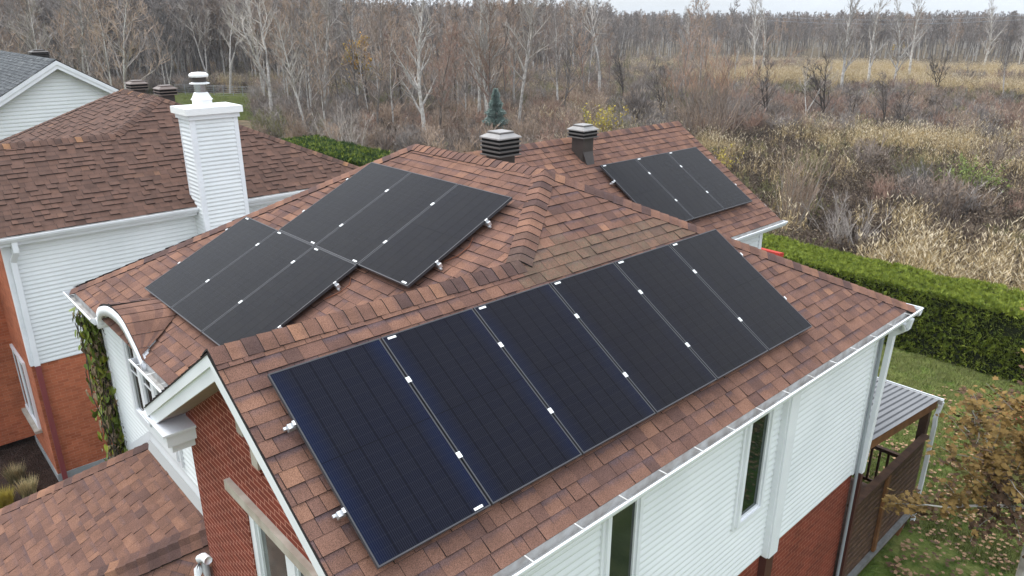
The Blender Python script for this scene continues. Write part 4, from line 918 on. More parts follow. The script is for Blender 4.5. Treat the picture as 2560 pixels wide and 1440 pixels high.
# ------------------------------------------------------------------ plants
def rot_to(d, ang, az):
    a = d.cross(V((.3, .2, .9))).normalized(); b = d.cross(a)
    return (d*math.cos(ang)+(a*math.cos(az)+b*math.sin(az))*math.sin(ang)).normalized()
def limb(rg, p, d, L, n, r0, r1, wob, lift):
    pts = [p.copy()]; rs = [r0]
    for i in range(n):
        d = (d+V((rg.gauss(0, wob), rg.gauss(0, wob), rg.gauss(0, wob)+lift))).normalized(); p = p+d*(L/n)
        pts.append(p.copy()); rs.append(r0+(r1-r0)*(i+1)/n)
    return pts, rs
def on(pts, t):
    x = t*(len(pts)-1); i = min(int(x), len(pts)-2); return pts[i].lerp(pts[i+1], x-i), (pts[i+1]-pts[i]).normalized()
def tree_mesh(seed, h, r, mtrunk, mbranch, mtwig, nb=24, start=.25, spread=.34, ang=(.5, .85), nsub=7, ntw=5, fork=0, tw=.011, lean=.03, lift=.1, leaf=None, nleaf=0, dense=1, bm=1):
    rg = random.Random(seed); T_ = MB(); Cn = MB(); stems = []
    base = V((0, 0, -.2))
    if fork:
        t0, r0 = limb(rg, base, V((0, 0, 1)), h*fork*.5, 3, r, r*.85, .03, 0); T_.tube(t0, r0, M[mtrunk], 6)
        for k in range(rg.choice((2, 3))):
            d = rot_to(V((0, 0, 1)), rg.uniform(.12, .35), rg.uniform(0, 2*PI)); stems.append(limb(rg, t0[-1], d, h*(1-fork*.5)*rg.uniform(.85, 1), 8, r*.7, r*.05, .06, .05))
    else:
        stems.append(limb(rg, base, V((rg.gauss(0, lean), rg.gauss(0, lean), 1)).normalized(), h, 10, r, r*.05, .05, .02))
    for pts, rs in stems:
        T_.tube(pts, rs, M[mtrunk], 6)
        for i in range(int(nb/len(stems))):
            t = start+(1-start)*((i+rg.random())/(nb/len(stems)))**.85; t = min(t, .985); p, d = on(pts, t); rr = rs[0]*(1-t)*.45+.012
            L = h*spread*(1.08-t)*rg.uniform(.55, 1.1)+.35
            bp, br = limb(rg, p, rot_to(d, rg.uniform(*ang), rg.uniform(0, 2*PI)), L, 5, rr*bm, .006*bm, .1, lift)
            Cn.tube(bp, br, M[mbranch], 4)
            for j in range(int(nsub*dense)):
                u = rg.uniform(.2, .97); p2, d2 = on(bp, u); L2 = L*(1.1-u)*rg.uniform(.35, .6)+.2
                sp_, sr = limb(rg, p2, rot_to(d2, rg.uniform(.4, .8), rg.uniform(0, 2*PI)), L2, 3, (rr*.35+.004)*bm, .005*bm, .12, lift)
                Cn.tube(sp_, sr, M[mtwig], 3)
                for q in range(ntw):
                    p3, d3 = on(sp_, rg.uniform(.2, 1)); L3 = rg.uniform(.3, .75)*min(1, L2*1.2)
                    e_ = p3+rot_to(d3, rg.uniform(.3, .7), rg.uniform(0, 2*PI))*L3; e_.z += lift*L3*.6
                    a = (e_-p3).cross(V((rg.gauss(0, 1), rg.gauss(0, 1), rg.gauss(0, 1)))).normalized()*tw
                    Cn.face([p3-a, p3+a, e_+a*.3], M[mtwig])
                    if leaf and rg.random() < nleaf:
                        for z in range(3):
                            c = p3.lerp(e_, rg.random()); s = rg.uniform(.05, .09)*leaf[1]; a1 = V((rg.gauss(0, 1), rg.gauss(0, 1), rg.gauss(0, 1))).normalized()*s; b1 = a1.cross(V((rg.gauss(0, 1), rg.gauss(0, 1), rg.gauss(0, 1)))).normalized()*s
                            Cn.face([c-a1, c-b1*.7, c+a1, c+b1*.7], M[leaf[0]])
    return T_, Cn
def shrub_mesh(seed, h, w, mstem, mtwig, ns=26, nsub=7, ntw=4, r=.02, tw=.012, up=.25, leaf=None, nleaf=0, tip=None, lsize=1):
    rg = random.Random(seed); b = MB()
    for i in range(ns):
        d = rot_to(V((0, 0, 1)), abs(rg.gauss(0, .45))+.05, rg.uniform(0, 2*PI)); L = h*rg.uniform(.55, 1.05)
        p0 = V((rg.gauss(0, w*.12), rg.gauss(0, w*.12), -.05)); bp, br = limb(rg, p0, V((d.x*w/h*1.3, d.y*w/h*1.3, d.z)).normalized(), L, 5, r*rg.uniform(.6, 1.2), .006, .1, up*.3)
        b.tube(bp, br, M[mstem], 3)
        for j in range(nsub):
            u = rg.uniform(.15, .97); p2, d2 = on(bp, u); L2 = L*(1.15-u)*rg.uniform(.25, .5)+.1
            sp_, sr = limb(rg, p2, rot_to(d2, rg.uniform(.3, .8), rg.uniform(0, 2*PI)), L2, 2, r*.4, .004, .12, up*.3); b.tube(sp_, sr, M[mtwig], 3)
            for q in range(ntw):
                p3, d3 = on(sp_, rg.uniform(.1, 1)); L3 = rg.uniform(.12, .4)*h*.35
                e_ = p3+rot_to(d3, rg.uniform(.3, .8), rg.uniform(0, 2*PI))*L3; e_.z += up*L3
                a = (e_-p3).cross(V((rg.gauss(0, 1), rg.gauss(0, 1), rg.gauss(0, 1)))).normalized()*tw
                b.face([p3-a, p3+a, e_+a*.3], M[tip if tip and e_.z > h*.62 else mtwig])
                if leaf and rg.random() < nleaf:
                    for z in range(2):
                        c = p3.lerp(e_, rg.random()); s = rg.uniform(.035, .07)*lsize; a1 = V((rg.gauss(0, 1), rg.gauss(0, 1), rg.gauss(0, 1))).normalized()*s; b1 = a1.cross(V((rg.gauss(0, 1), rg.gauss(0, 1), rg.gauss(0, 1)))).normalized()*s
                        b.face([c-a1, c-b1*.7, c+a1, c+b1*.7], M[leaf])
    return b
def reed_mesh(seed, n, h, w, m, mp, plume=.8, bend=.3):
    rg = random.Random(seed); b = MB()
    for i in range(n):
        p = V((rg.gauss(0, w), rg.gauss(0, w), 0)); az = rg.uniform(0, 2*PI); hh = h*rg.uniform(.65, 1.1); k = rg.uniform(.02, bend); o = V((math.cos(az), math.sin(az), 0)); sd_ = V((-o.y, o.x, 0))*.007
        q = [p, p+V((0, 0, hh*.5))+o*hh*k*.3, p+V((0, 0, hh))+o*hh*k]
        b.face([q[0]-sd_, q[0]+sd_, q[1]+sd_*.8, q[1]-sd_*.8], M[m]); b.face([q[1]-sd_*.8, q[1]+sd_*.8, q[2]+sd_*.3, q[2]-sd_*.3], M[m])
        for j in range(4):   # leaves
            t = rg.uniform(.1, .8); c = p.lerp(q[2], t); a2 = rg.uniform(0, 2*PI); o2 = V((math.cos(a2), math.sin(a2), 0)); s2 = V((-o2.y, o2.x, 0))*.0095; L = rg.uniform(.15, .4)
            m1 = c+o2*L*.45+V((0, 0, L*.5)); m2 = c+o2*L+V((0, 0, L*rg.uniform(-.1, .45)))
            b.face([c-s2*.5, c+s2*.5, m1+s2, m1-s2], M[m]); b.face([m1-s2, m1+s2, m2], M[m])
        if rg.random() < plume:
            t = q[2]; dr = (o*.6+V((0, 0, .8))).normalized()
            for j in range(4):
                a1 = V((rg.gauss(0, 1), rg.gauss(0, 1), rg.gauss(0, .4))).normalized()*.017; e_ = t+dr*rg.uniform(.14, .26)+o*.05
                b.face([t, t.lerp(e_, .5)+a1, e_, t.lerp(e_, .5)-a1*.4], M[mp])
    return b
def grass_mesh(seed, n, h, w, m):
    rg = random.Random(seed); b = MB()
    for i in range(n):
        p = V((rg.uniform(-w, w), rg.uniform(-w, w), 0)); az = rg.uniform(0, 2*PI); o = V((math.cos(az), math.sin(az), 0)); s = V((-o.y, o.x, 0))*.006; hh = h*rg.uniform(.5, 1.2)
        b.face([p-s, p+s, p+o*hh*.5+V((0, 0, hh))], M[m])
    return b
def bake(*mbs):
    """join builders into one"""
    o = MB()
    for m in mbs:
        i = len(o.v); o.v += m.v; o.f += [tuple(a+i for a in f) for f in m.f]; o.uv += m.uv; o.tab += m.tab
        mp_ = [o.mi(x) for x in m.mats]; o.m += [mp_[k] for k in m.m]
    return o
def scatter(name, label, cat, protos, pts):
    """one 'stuff' object: pts are (Vector, scale, rotz, proto index)"""
    me = bpy.data.meshes.new(name); me.from_pydata([tuple(p[0]) for p in pts], [], [])
    for an, ty, vals in (('psc', 'FLOAT', [p[1] for p in pts]), ('prz', 'FLOAT', [p[2] for p in pts]), ('pid', 'INT', [p[3] for p in pts])):
        a = me.attributes.new(an, ty, 'POINT'); a.data.foreach_set('value', vals)
    o = bpy.data.objects.new(name, me); C.objects.link(o); tag(o, label, cat, kind='stuff')
    ng = bpy.data.node_groups.new(name, 'GeometryNodeTree'); ng.interface.new_socket('Geometry', in_out='INPUT', socket_type='NodeSocketGeometry'); ng.interface.new_socket('Geometry', in_out='OUTPUT', socket_type='NodeSocketGeometry')
    gi = N(ng, 'NodeGroupInput'); go = N(ng, 'NodeGroupOutput'); ip = N(ng, 'GeometryNodeInstanceOnPoints'); L = ng.links.new
    col_ = bpy.data.collections.new(name+'_kinds')
    for i, p in enumerate(protos):
        po = bpy.data.objects.new(f'{name}_kind_{i:02d}', p); col_.objects.link(po)
    ci = N(ng, 'GeometryNodeCollectionInfo'); ci.inputs['Collection'].default_value = col_; ci.inputs['Separate Children'].default_value = True; ci.inputs['Reset Children'].default_value = True
    def att(nm, ty):
        a = N(ng, 'GeometryNodeInputNamedAttribute', data_type=ty); a.inputs['Name'].default_value = nm; return a.outputs[0]
    L(gi.outputs[0], ip.inputs['Points']); L(ci.outputs[0], ip.inputs['Instance']); ip.inputs['Pick Instance'].default_value = True
    L(att('pid', 'INT'), ip.inputs['Instance Index']); L(att('psc', 'FLOAT'), ip.inputs['Scale'])
    cx_ = N(ng, 'ShaderNodeCombineXYZ'); L(att('prz', 'FLOAT'), cx_.inputs['Z']); L(cx_.outputs[0], ip.inputs['Rotation'])
    L(ip.outputs[0], go.inputs[0])
    md = o.modifiers.new('scatter', 'NODES'); md.node_group = ng
    return o
RG = random.Random(77)
SPOTS = [at(2410, 505), at(2300, 490), at(1982, 590), at(2110, 650), at(2540, 360), at(1800, 455), at(2020, 470), at(2170, 430), at(2490, 440), at(2340, 590)]
def near_spot(p): return any((p-q).length < 2.0 for q in SPOTS)
def polar(px, D):
    """ground point at image column px (as an azimuth) and distance D"""
    t = math.atan((px-1280)/(F_PX*.98)); a = YAW-t
    return V((CAM.x-math.sin(a)*D, CAM.y+math.cos(a)*D, GZ))
def dist_of(py): return 9.52*F_PX/max(py-44, 4)*.98
def vnoise(p, s, o=0): return noise.noise(V((p.x*s, p.y*s, o)))
def in_clear(p):
    q = p-CAM; z_ = q.dot(fw); x = 1280+F_PX*q.dot(RT)/z_; y = 720-F_PX*q.dot(UP)/z_
    return (330 < x < 640 and 234 < y < 420)
# --- far wood, one mass beyond about 120 m
def mk(tm): return bake(*tm).data('tree')
far = [mk(tree_mesh(500+i, 11, .13, 'bark_pale' if i % 4 == 0 else 'bark_mid', 'twig_grey', ['twig_grey', 'twig_brown', 'twig_grey', 'twig_grey', 'twig_tan'][i % 5], nb=22, start=.25, spread=.38, nsub=6, ntw=5, tw=.04, ang=(.35, .9), lift=.1)) for i in range(6)]
pts = []
for i in range(6500):
    px = RG.uniform(-250, 2800); D = 118+RG.random()**1.3*330
    edge = 205 if px > 1750 else (135+max(0, px-1350)*.17 if px > 900 else 105)
    edge += 22*noise.noise(V((px*.004, 3.1, 0)))
    if D < edge or False: continue
    p = polar(px, D); s = RG.uniform(.85, 1.08)*(1.25 if px < 900 else (1.1 if px < 1500 else .96))
    pts.append((p, s, RG.uniform(0, 6.28), RG.randrange(6)))
scatter('far_wood', 'dense leafless grey brown wood stretching along the horizon', 'woodland', far, pts)
# --- undergrowth between the trees
und = [shrub_mesh(600+i, 2.2, 1.4, ['twig_dark', 'twig_grey', 'twig_brown', 'twig_dark', 'twig_red', 'twig_tan', 'twig_grey'][i], ['twig_grey', 'twig_grey', 'twig_brown', 'twig_brown', 'twig_red', 'twig_tan', 'weed_green'][i], ns=24, nsub=6, ntw=4, tw=.016).data('shrub') for i in range(7)]
pts = []
for i in range(11500):
    px = RG.uniform(-200, 2800); D = 30+RG.random()**.95*140; p = polar(px, D)
    if p.y < 21 or (p.x > -45 and p.y < 24) or in_clear(p): continue
    v = vnoise(p, .05) + .5*vnoise(p, .2, 4)
    if px > 1650+D*1.0:      # open field to the right
        band = 64 < D < 104
        if not (band and v > -.12) and not (v > .42 and D > 40): continue
        k = RG.choice([0, 1, 2, 3, 4, 4, 5] if v > .1 else [0, 1, 1, 2, 6, 5])
    else:
        if RG.random() < .08: continue
        k = RG.choice([2, 4, 5, 5, 2] if vnoise(p, .035, 9) > .08 and 900 < px < 1500 else [0, 1, 1, 2, 3, 5, 6, 2])
    pts.append((p, RG.uniform(.55, 1.25), RG.uniform(0, 6.28), k))
scatter('undergrowth', 'tangled leafless brush growing between the trees', 'undergrowth', und, pts)
# --- reeds
reeds = [reed_mesh(700+i, 32, [1.9, 2.1, 1.7, 1.9][i], .38, 'reed', 'reed_plume', .75, .35).data('reeds') for i in range(4)]
pts = []
def reedy(px, D, p):
    v = vnoise(p, .06, 2)+.4*vnoise(p, .25, 5)
    if px < 1560: return .5 if (110 < D < 150 and v > 0) else (.22 if v > .22 and D > 42 else 0)
    if D < 31: return .3 if (v > -.2 and px > 2110+D*3) else .008
    if D < 45: return .07 if v > .2 else .01
    if D < 66: return (.42 if v > -.1 else .06)*(1 if px > 1840 else .3)
    if D < 112: return .06 if v > .15 else .01
    return .7 if v > -.2 else .15
for i in range(42000):
    px = RG.uniform(-100, 2850); D = 20.5+RG.random()**1.25*150; p = polar(px, D)
    if p.y < 19.8 or (p.x < -12 and p.y < 30) or in_clear(p): continue
    if near_spot(p): continue
    if RG.random() < reedy(px, D, p): pts.append((p, RG.uniform(.7, 1.12), RG.uniform(0, 6.28), RG.randrange(4)))
scatter('reeds', 'tall straw coloured reeds with feathery heads filling the field', 'reeds', reeds, pts)
# --- weeds and dry herbs
weeds = [shrub_mesh(800+i, 1.1, .9, ['weed', 'weed', 'weed_green', 'weed_tan', 'weed'][i], ['weed', 'weed', 'weed_green', 'weed_tan', 'weed'][i], ns=20, nsub=6, ntw=4, r=.009, tw=.011, leaf=['weed', 'weed_tan', 'weed_green', 'weed_tan', 'weed'][i], nleaf=.6, lsize=.6).data('weeds') for i in range(5)]
pts = []
for i in range(26000):
    px = RG.uniform(-150, 2850); D = 21+RG.random()**1.2*110; p = polar(px, D)
    if p.y < 19.8 or (p.x < -12 and p.y < 27) or in_clear(p): continue
    if near_spot(p) and RG.random() < .7: continue
    v = vnoise(p, .09, 12)
    k = RG.choice([2, 2, 3, 0]) if v > .22 else (RG.choice([0, 1, 1, 4]) if v < -.05 else RG.choice([0, 1, 3, 2]))
    pts.append((p, RG.uniform(.6, 1.3), RG.uniform(0, 6.28), k))
scatter('weeds', 'brown and olive dry herbs covering the field', 'weeds', weeds, pts)
# --- lawn grass and fallen leaves
gr = [grass_mesh(900+i, 60, .07, .14, 'grass').data('grass') for i in range(3)]
pts = [(V((RG.uniform(-4, 7), RG.uniform(8.4, 17.1), GZ)), RG.uniform(.7, 1.4), RG.uniform(0, 6.28), RG.randrange(3)) for i in range(5200)]
for i in range(2600):
    p = at(RG.uniform(430, 640), RG.uniform(235, 300)); pts.append((p+V((0, 0, 0)), RG.uniform(1.5, 3), RG.uniform(0, 6.28), RG.randrange(3)))
scatter('lawn_grass', 'short green lawn grass behind the houses', 'grass', gr, pts)
def leaf_shape(s, cup=.2):
    out = []
    for k, (a, r) in enumerate(((0, 1), (22, .62), (48, .9), (72, .5), (100, .72), (140, .35), (180, .3), (220, .35), (260, .72), (288, .5), (312, .9), (338, .62))):
        out.append(V((math.cos(rad(a))*r*s, math.sin(rad(a))*r*s, cup*s*abs(math.sin(rad(a)))*r)))
    return out
lv = []
for i, mm_ in enumerate(('leaf_dry', 'maple_brown', 'leaf_dry')):
    b = MB(); b.face(leaf_shape(.064, [.3, .15, -.2][i]), M[mm_]); lv.append(b.data('leaf'))
pts = []
for i in range(3200):
    x = RG.uniform(.0, 6.5); y = RG.uniform(6.8, 15.5)
    if y > 11.5 and RG.random() < .75: continue
    if -1.6 < x < 2.1 and y < 8.7: continue
    pts.append((V((x, y, GZ+.05+RG.random()*.03)), RG.uniform(.6, 1.15), RG.uniform(0, 6.28), RG.randrange(3)))
for i in range(120): pts.append((V((RG.uniform(-10.9, -7), RG.uniform(-7, -3), GZ+.02)), RG.uniform(.4, .9), RG.uniform(0, 6.28), RG.randrange(3)))
scatter('fallen_leaves', 'tan and brown fallen maple leaves on the lawn', 'leaves', lv, pts)

# --- trimmed hedge
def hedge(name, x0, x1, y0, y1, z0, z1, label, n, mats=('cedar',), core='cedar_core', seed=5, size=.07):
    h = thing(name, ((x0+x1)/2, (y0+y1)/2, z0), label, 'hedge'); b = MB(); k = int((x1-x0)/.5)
    b.box((x0+.1, y0+.12, z0), (x1-.1, y1-.12, z1-.12), M[core]); add(b, 'inner_shade_block', h)  # near-black box paints the shade inside the hedge
    rg = random.Random(seed); f = MB(); W_, H_ = y1-y0, z1-z0
    for i in range(n):
        x = rg.uniform(x0, x1); t = rg.random()*(W_+H_*1.15+.0); bump = .12*noise.noise(V((x*1.3, t*1.5, 1)))+.03*noise.noise(V((x*5, t*5, 1)))
        if t < H_*1.15: zz = z0+min(t/1.15, H_-.0); p = V((x, y0-bump+.06, zz)); nrm = V((0, -1, .15))
        else: yy = y0+(t-H_*1.15); p = V((x, yy, z1+bump-.06)); nrm = V((0, 0, 1))
        if p.z > z1-.12 and p.y < y0+.12: p = V((x, y0+.05, z1-.05))
        up_ = (nrm+V((rg.gauss(0, .5), rg.gauss(0, .5), rg.gauss(0, .4)+.5))).normalized(); p = p-nrm*rg.uniform(0, .12)
        a = up_.cross(V((rg.gauss(0, 1), rg.gauss(0, 1), rg.gauss(0, 1)))).normalized()
        s = size*rg.uniform(.7, 1.4); m = M[rg.choice(mats)]
        for q in (-.5, 0, .5):
            d = (up_+a*q*1.3).normalized(); w2 = up_.cross(a)*s*.0+a*s*.22
            f.face([p, p+d*s*.6+w2, p+d*s*1.5, p+d*s*.6-w2], m)
    add(f, 'foliage', h); return h
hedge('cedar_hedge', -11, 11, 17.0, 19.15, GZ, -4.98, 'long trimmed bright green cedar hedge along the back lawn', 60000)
# small trimmed cedars and a low evergreen behind the left roofs
def conifer(name, p, h, w, n, mats, label, seed, droop=-.1, size=.1, taper=1.0):
    t = thing(name, p, label, 'tree'); rg = random.Random(seed); b = MB(); b.tube([V((0, 0, -.1)), V((0, 0, h*.96))], [h*.02, .01], M['bark_dark'], 6); b.build('trunk', t)
    f = MB()
    for i in range(n):
        u = rg.random()**.8; z = h*(.04+.96*u); R = w*(1-u)**taper*rg.uniform(.55, 1.0)*(1+.25*math.sin(u*h*9))+.02; a = rg.uniform(0, 2*PI)
        c = V((math.cos(a)*R, math.sin(a)*R, z+droop*R)); o = V((math.cos(a), math.sin(a), .35+rg.gauss(0, .3))).normalized(); sd_ = o.cross(V((rg.gauss(0, 1), rg.gauss(0, 1), 1))).normalized(); s = size*rg.uniform(.6, 1.4)
        f.face([c-o*s*.6, c+sd_*s*.25, c+o*s, c-sd_*s*.25], M[rg.choice(mats)])
    f.build('crown', t); return t
conifer('spruce_tree', at(1240, 352), 4.1, 1.35, 8000, ('spruce', 'spruce', 'spruce'), 'small blue spruce standing behind the large roof vent', 41, size=.17)
conifer('cedar_tree', at(72, 190), 5.0, 1.4, 2600, ('cedar', 'leaf_orange'), 'narrow green and orange cedar behind the grey roof vent', 42, size=.22, taper=.7)
conifer('larch_tree', at(2252, 125), 5.6, 2.6, 3000, ('leaf_orange', 'leaf_yellow'), 'golden orange larch in the far field at the right', 43, size=.3)
def bush(name, p, h, w, label, seed, cat='bush', group=None, s=1, **k):
    o = shrub_mesh(seed, h, w, **k).build(name, loc=p); o.scale = (s, s, s); return tag(o, label, cat, group)
hb = hedge('cedar_shrub', -34, -23, 12.6, 15.2, GZ, -3.9, 'dark evergreen shrubs seen above the left neighbour roof edge', 9000, ('cedar_dark', 'cedar_dark', 'cedar'), seed=9, size=.12)
# --- prominent trees, one by one: (column, ground row, height m, kind, label)
kinds = dict(
    birch=[tree_mesh(11+i, 13, .21, 'bark_white', 'bark_pale', 'twig_pale', nb=26, start=.22, spread=.42, nsub=6, ntw=3, tw=.014, bm=1.5, ang=(.4, .8)) for i in range(2)],
    pale=[tree_mesh(21+i, 13, .18, 'bark_pale', 'twig_pale', 'twig_pale', nb=24, start=.3, spread=.46, nsub=6, ntw=3, fork=[0, .35, .55][i], tw=.015, bm=1.6, ang=(.5, .95)) for i in range(3)],
    red=[tree_mesh(31, 9, .13, 'bark_dark', 'twig_brown', 'twig_red', nb=28, start=.25, spread=.42, nsub=7, ntw=4, ang=(.35, .8), tw=.015)],
    dark=[tree_mesh(41+i, 6, .12, 'bark_dark', 'bark_dark', 'twig_dark', nb=24, start=.15, spread=.38, nsub=7, ntw=4, fork=.25, tw=.013) for i in range(2)],
    orange=[tree_mesh(51, 7.5, .13, 'bark_dark', 'bark_dark', 'twig_dark', nb=26, start=.25, spread=.55, nsub=7, ntw=4, fork=.5, tw=.01, leaf=('leaf_orange', 1.9), nleaf=.75)],
    grey=[tree_mesh(61+i, 11, .13, 'bark_pale', 'twig_grey', 'twig_grey', nb=24, start=.25, spread=.3, nsub=7, ntw=5, tw=.017, fork=[0, .5][i]) for i in range(2)])
KH = dict(birch=13, pale=13, red=9, dark=6, orange=7.5, grey=11)
kd = {k: [(t.data('trunk'), c.data('crown')) for t, c in v] for k, v in kinds.items()}
def plant(px, py, h, kind, label, var=0, lean=0, group=None):
    t = thing('bare_tree' if kind != 'orange' else 'maple_tree', at(px, py), label, 'tree', group, rz=RG.uniform(0, 6.28)); s = h/KH[kind]; t.scale = (s, s, s)
    if lean:   # lean across the view
        t.rotation_euler = (Matrix.Rotation(lean, 3, fw.cross(UP).cross(UP).normalized()) @ t.rotation_euler.to_matrix()).to_euler()
    for nm, me in zip(('trunk', 'crown'), kd[kind][var % len(kd[kind])]):
        o = bpy.data.objects.new(nm, me); C.objects.link(o); o.parent = t
    return t
TREES = [
 (1200, 335, 12.8, 'birch', 'tall white birch rising directly behind the large roof vent', 0, 0),
 (1222, 338, 11.5, 'birch', 'slimmer birch stem just right of the tall birch behind the large vent', 1, .03),
 (1297, 368, 12.5, 'pale', 'tall pale tree with wide low limbs right of the blue spruce', 1, 0),
 (1500, 262, 14.5, 'pale', 'broad crowned pale tree above the small roof vent, darker at its foot', 2, .02),
 (1394, 290, 11.5, 'grey', 'thin grey tree between the two tall birches and the small vent', 0, 0),
 (1432, 190, 14, 'pale', 'distant pale trunk left of the broad crowned tree', 0, 0),
 (816, 305, 13.5, 'pale', 'thick pale trunk forking high, left of the slim white birch', 1, 0),
 (895, 285, 13, 'birch', 'slim white birch beside the orange leaved maple', 1, 0),
 (948, 200, 15, 'pale', 'tall forked pale tree behind the orange leaved maple', 2, 0),
 (684, 310, 13, 'pale', 'pale tree with spreading limbs right of the grass clearing', 2, 0),
 (662, 262, 12.5, 'pale', 'slender pale tree at the right edge of the grass clearing', 0, 0),
 (770, 345, 10, 'pale', 'grey leaning tree above the dark evergreen shrubs', 0, .16),
 (748, 240, 13, 'grey', 'leaning grey tree behind the thick pale trunk', 0, -.18),
 (1064, 372, 12, 'birch', 'birch with a dark foot standing left of the ridge peak', 1, -.02),
 (1098, 378, 9, 'red', 'slim dark stemmed tree with reddish twigs above the ridge peak', 0, 0),
 (1010, 300, 8.5, 'red', 'reddish twiggy tree right of the orange leaved maple', 0, 0),
 (1140, 300, 9, 'red', 'reddish twiggy tree left of the tall white birch', 0, .03),
 (920, 292, 7.8, 'orange', 'maple with orange and yellow leaves beside the slim white birch', 0, 0),
 (1883, 188, 14.5, 'birch', 'white twin birch at the start of the open field', 0, .05),
 (1907, 186, 13, 'birch', 'smaller birch stem right beside the white twin birch', 1, .10),
 (2100, 252, 14, 'birch', 'leaning white birch at the left of the group in the field', 0, .06),
 (2168, 224, 13.5, 'birch', 'second leaning birch of the field group, with side stem', 1, .08),
 (2270, 205, 14, 'birch', 'tall birch just right of the golden larch', 0, .04),
 (2458, 180, 13.5, 'birch', 'lone white birch in the far field near the right edge', 1, .08),
 (2548, 160, 9, 'birch', 'thin pale birch at the right edge of the field', 1, 0),
 (1915, 322, 6.5, 'dark', 'dark bare shrubby tree left of the many stemmed dark one', 0, 0),
 (2058, 330, 7, 'dark', 'many stemmed dark bare tree standing in the reeds', 1, 0),
 (2125, 325, 4.2, 'dark', 'small dark bare tree right of the many stemmed one', 0, 0),
 (2208, 335, 5.5, 'dark', 'dark forked tree in the middle of the field', 1, 0),
 (2250, 350, 4.2, 'dark', 'low dark tree leaning right in the middle of the field', 0, .2),
 (2000, 330, 6.5, 'pale', 'small crooked pale tree left of the many stemmed dark one', 2, -.12),
 (1655, 312, 6, 'dark', 'slanting dark trunk behind the rear wing ridge', 0, .15),
 (1560, 270, 7, 'dark', 'dark bare tree above the yellow bush', 1, 0),
 (2232, 232, 12, 'birch', 'slender birch stem between the leaning pair and the golden larch', 1, .1),
 (1720, 165, 12, 'pale', 'pale thin tree just left of the large willow shrub', 0, .03),
 (1835, 205, 11, 'grey', 'grey bare tree at the right shoulder of the willow shrub', 1, 0),
 (2340, 240, 6, 'dark', 'dark bare shrubby tree right of the tall birches', 1, 0),
 (2500, 262, 6.5, 'grey', 'grey bare tree near the reddish thicket at the right edge', 1, 0),
 (120, 165, 14, 'pale', 'pale trunk at the far left above the grey roof', 0, 0),
 (470, 215, 12.5, 'pale', 'pale leaning tree between the brown vent and the chimney cap', 1, .05),
 (575, 235, 12.5, 'pale', 'crooked pale tree at the back of the clearing', 2, -.08),
 (522, 222, 12.5, 'pale', 'forked pale tree behind the white chimney flue', 1, .0),
 (250, 190, 11, 'grey', 'forked grey tree above the grey house gable', 1, 0),
 (355, 205, 10.5, 'grey', 'grey tree above the brown roof vents', 1, .1),
 (430, 245, 7.5, 'grey', 'low spreading grey tree just behind the right brown vent', 1, 0)]
for px, py, h, k, lab_, v, ln in TREES: plant(px, py, h, k, lab_, v, ln)
# the wood nearer than the far mass: about two hundred single trees
midm = [bake(*tree_mesh(560+i, 11, .085, ['bark_pale', 'bark_mid', 'bark_pale', 'bark_mid', 'bark_pale', 'bark_mid'][i], ['twig_grey', 'twig_grey', 'twig_grey', 'twig_brown', 'twig_grey', 'twig_red'][i], ['twig_tan', 'twig_grey', 'twig_tan', 'twig_brown', 'twig_grey', 'twig_tan'][i], nb=24, start=.2, spread=.4, nsub=6, ntw=4, tw=.022, ang=(.35, .95), lift=.08, bm=1.3)).data('tree') for i in range(6)]
for i in range(250):
    px = RG.uniform(-120, 1800); D = RG.uniform(62, 125) if px > 560 else RG.uniform(66, 128)
    p = polar(px, D)
    if in_clear(p) or (px > 1500 and D < 95) or (px > 1250 and RG.random() < .4): continue
    if px < 760 and D < 78: continue
    k = RG.choice([0, 0, 1, 2, 3, 4] if px < 950 else [0, 1, 2, 3, 5, 5, 4])
    o = bpy.data.objects.new('woodland_tree', midm[k]); C.objects.link(o); s = RG.uniform(.75, 1.2)*(1.15 if px < 800 else .95); o.location = p; o.scale = (s, s, s); o.rotation_euler.z = RG.uniform(0, 6.28)
    kn = ['pale barked', 'dark', 'pale barked', 'brown', 'pale barked', 'reddish'][k]
    zone = 'left' if px < 640 else 'middle'
    tag(o, f'{kn} leafless tree among many alike in the {zone} of the wood', 'tree', f'{kn} trees in the {zone} of the wood')
# --- shrubs one by one
bush('willow_shrub', at(1762, 372), 8.4, 8.0, 'large fan shaped willow shrub with orange twig tips behind the rear wing', 71, mstem='twig_tan', mtwig='twig_brown', tip='willow_tip', ns=44, nsub=9, ntw=5, r=.045, tw=.011, up=.5)
bush('yellow_bush', at(1500, 372), 3.4, 3.0, 'yellow leaved bush behind the small roof vent', 72, mstem='twig_grey', mtwig='twig_grey', ns=34, nsub=8, ntw=5, leaf='leaf_yellow', nleaf=.7, lsize=1.5, tw=.008)
bush('yellow_bush', at(1800, 455), 2.2, 2.6, 'low yellow bush at the upper right corner of the rear wing roof', 73, mstem='twig_tan', mtwig='twig_tan', ns=30, nsub=8, ntw=5, leaf='leaf_yellow', nleaf=.6, lsize=1.0, tw=.008)
bush('green_shrub', at(2410, 505), 2.5, 3.2, 'pale green arching shrub in the right of the field', 74, mstem='twig_grey', mtwig='weed_green', ns=44, nsub=9, ntw=5, leaf='leaf_green', nleaf=.9, lsize=.9, tw=.009)
bush('olive_shrub', at(2300, 490), 2.6, 2.6, 'grey olive rounded shrub left of the pale green one', 75, mstem='twig_grey', mtwig='weed_green', ns=44, nsub=9, ntw=5, tw=.009)
bush('olive_shrub', at(2020, 470), 2.6, 3.0, 'olive and tan tangled shrub right of the rear panels in the field', 91, mstem='twig_tan', mtwig='weed_green', ns=40, nsub=8, ntw=5, tw=.01)
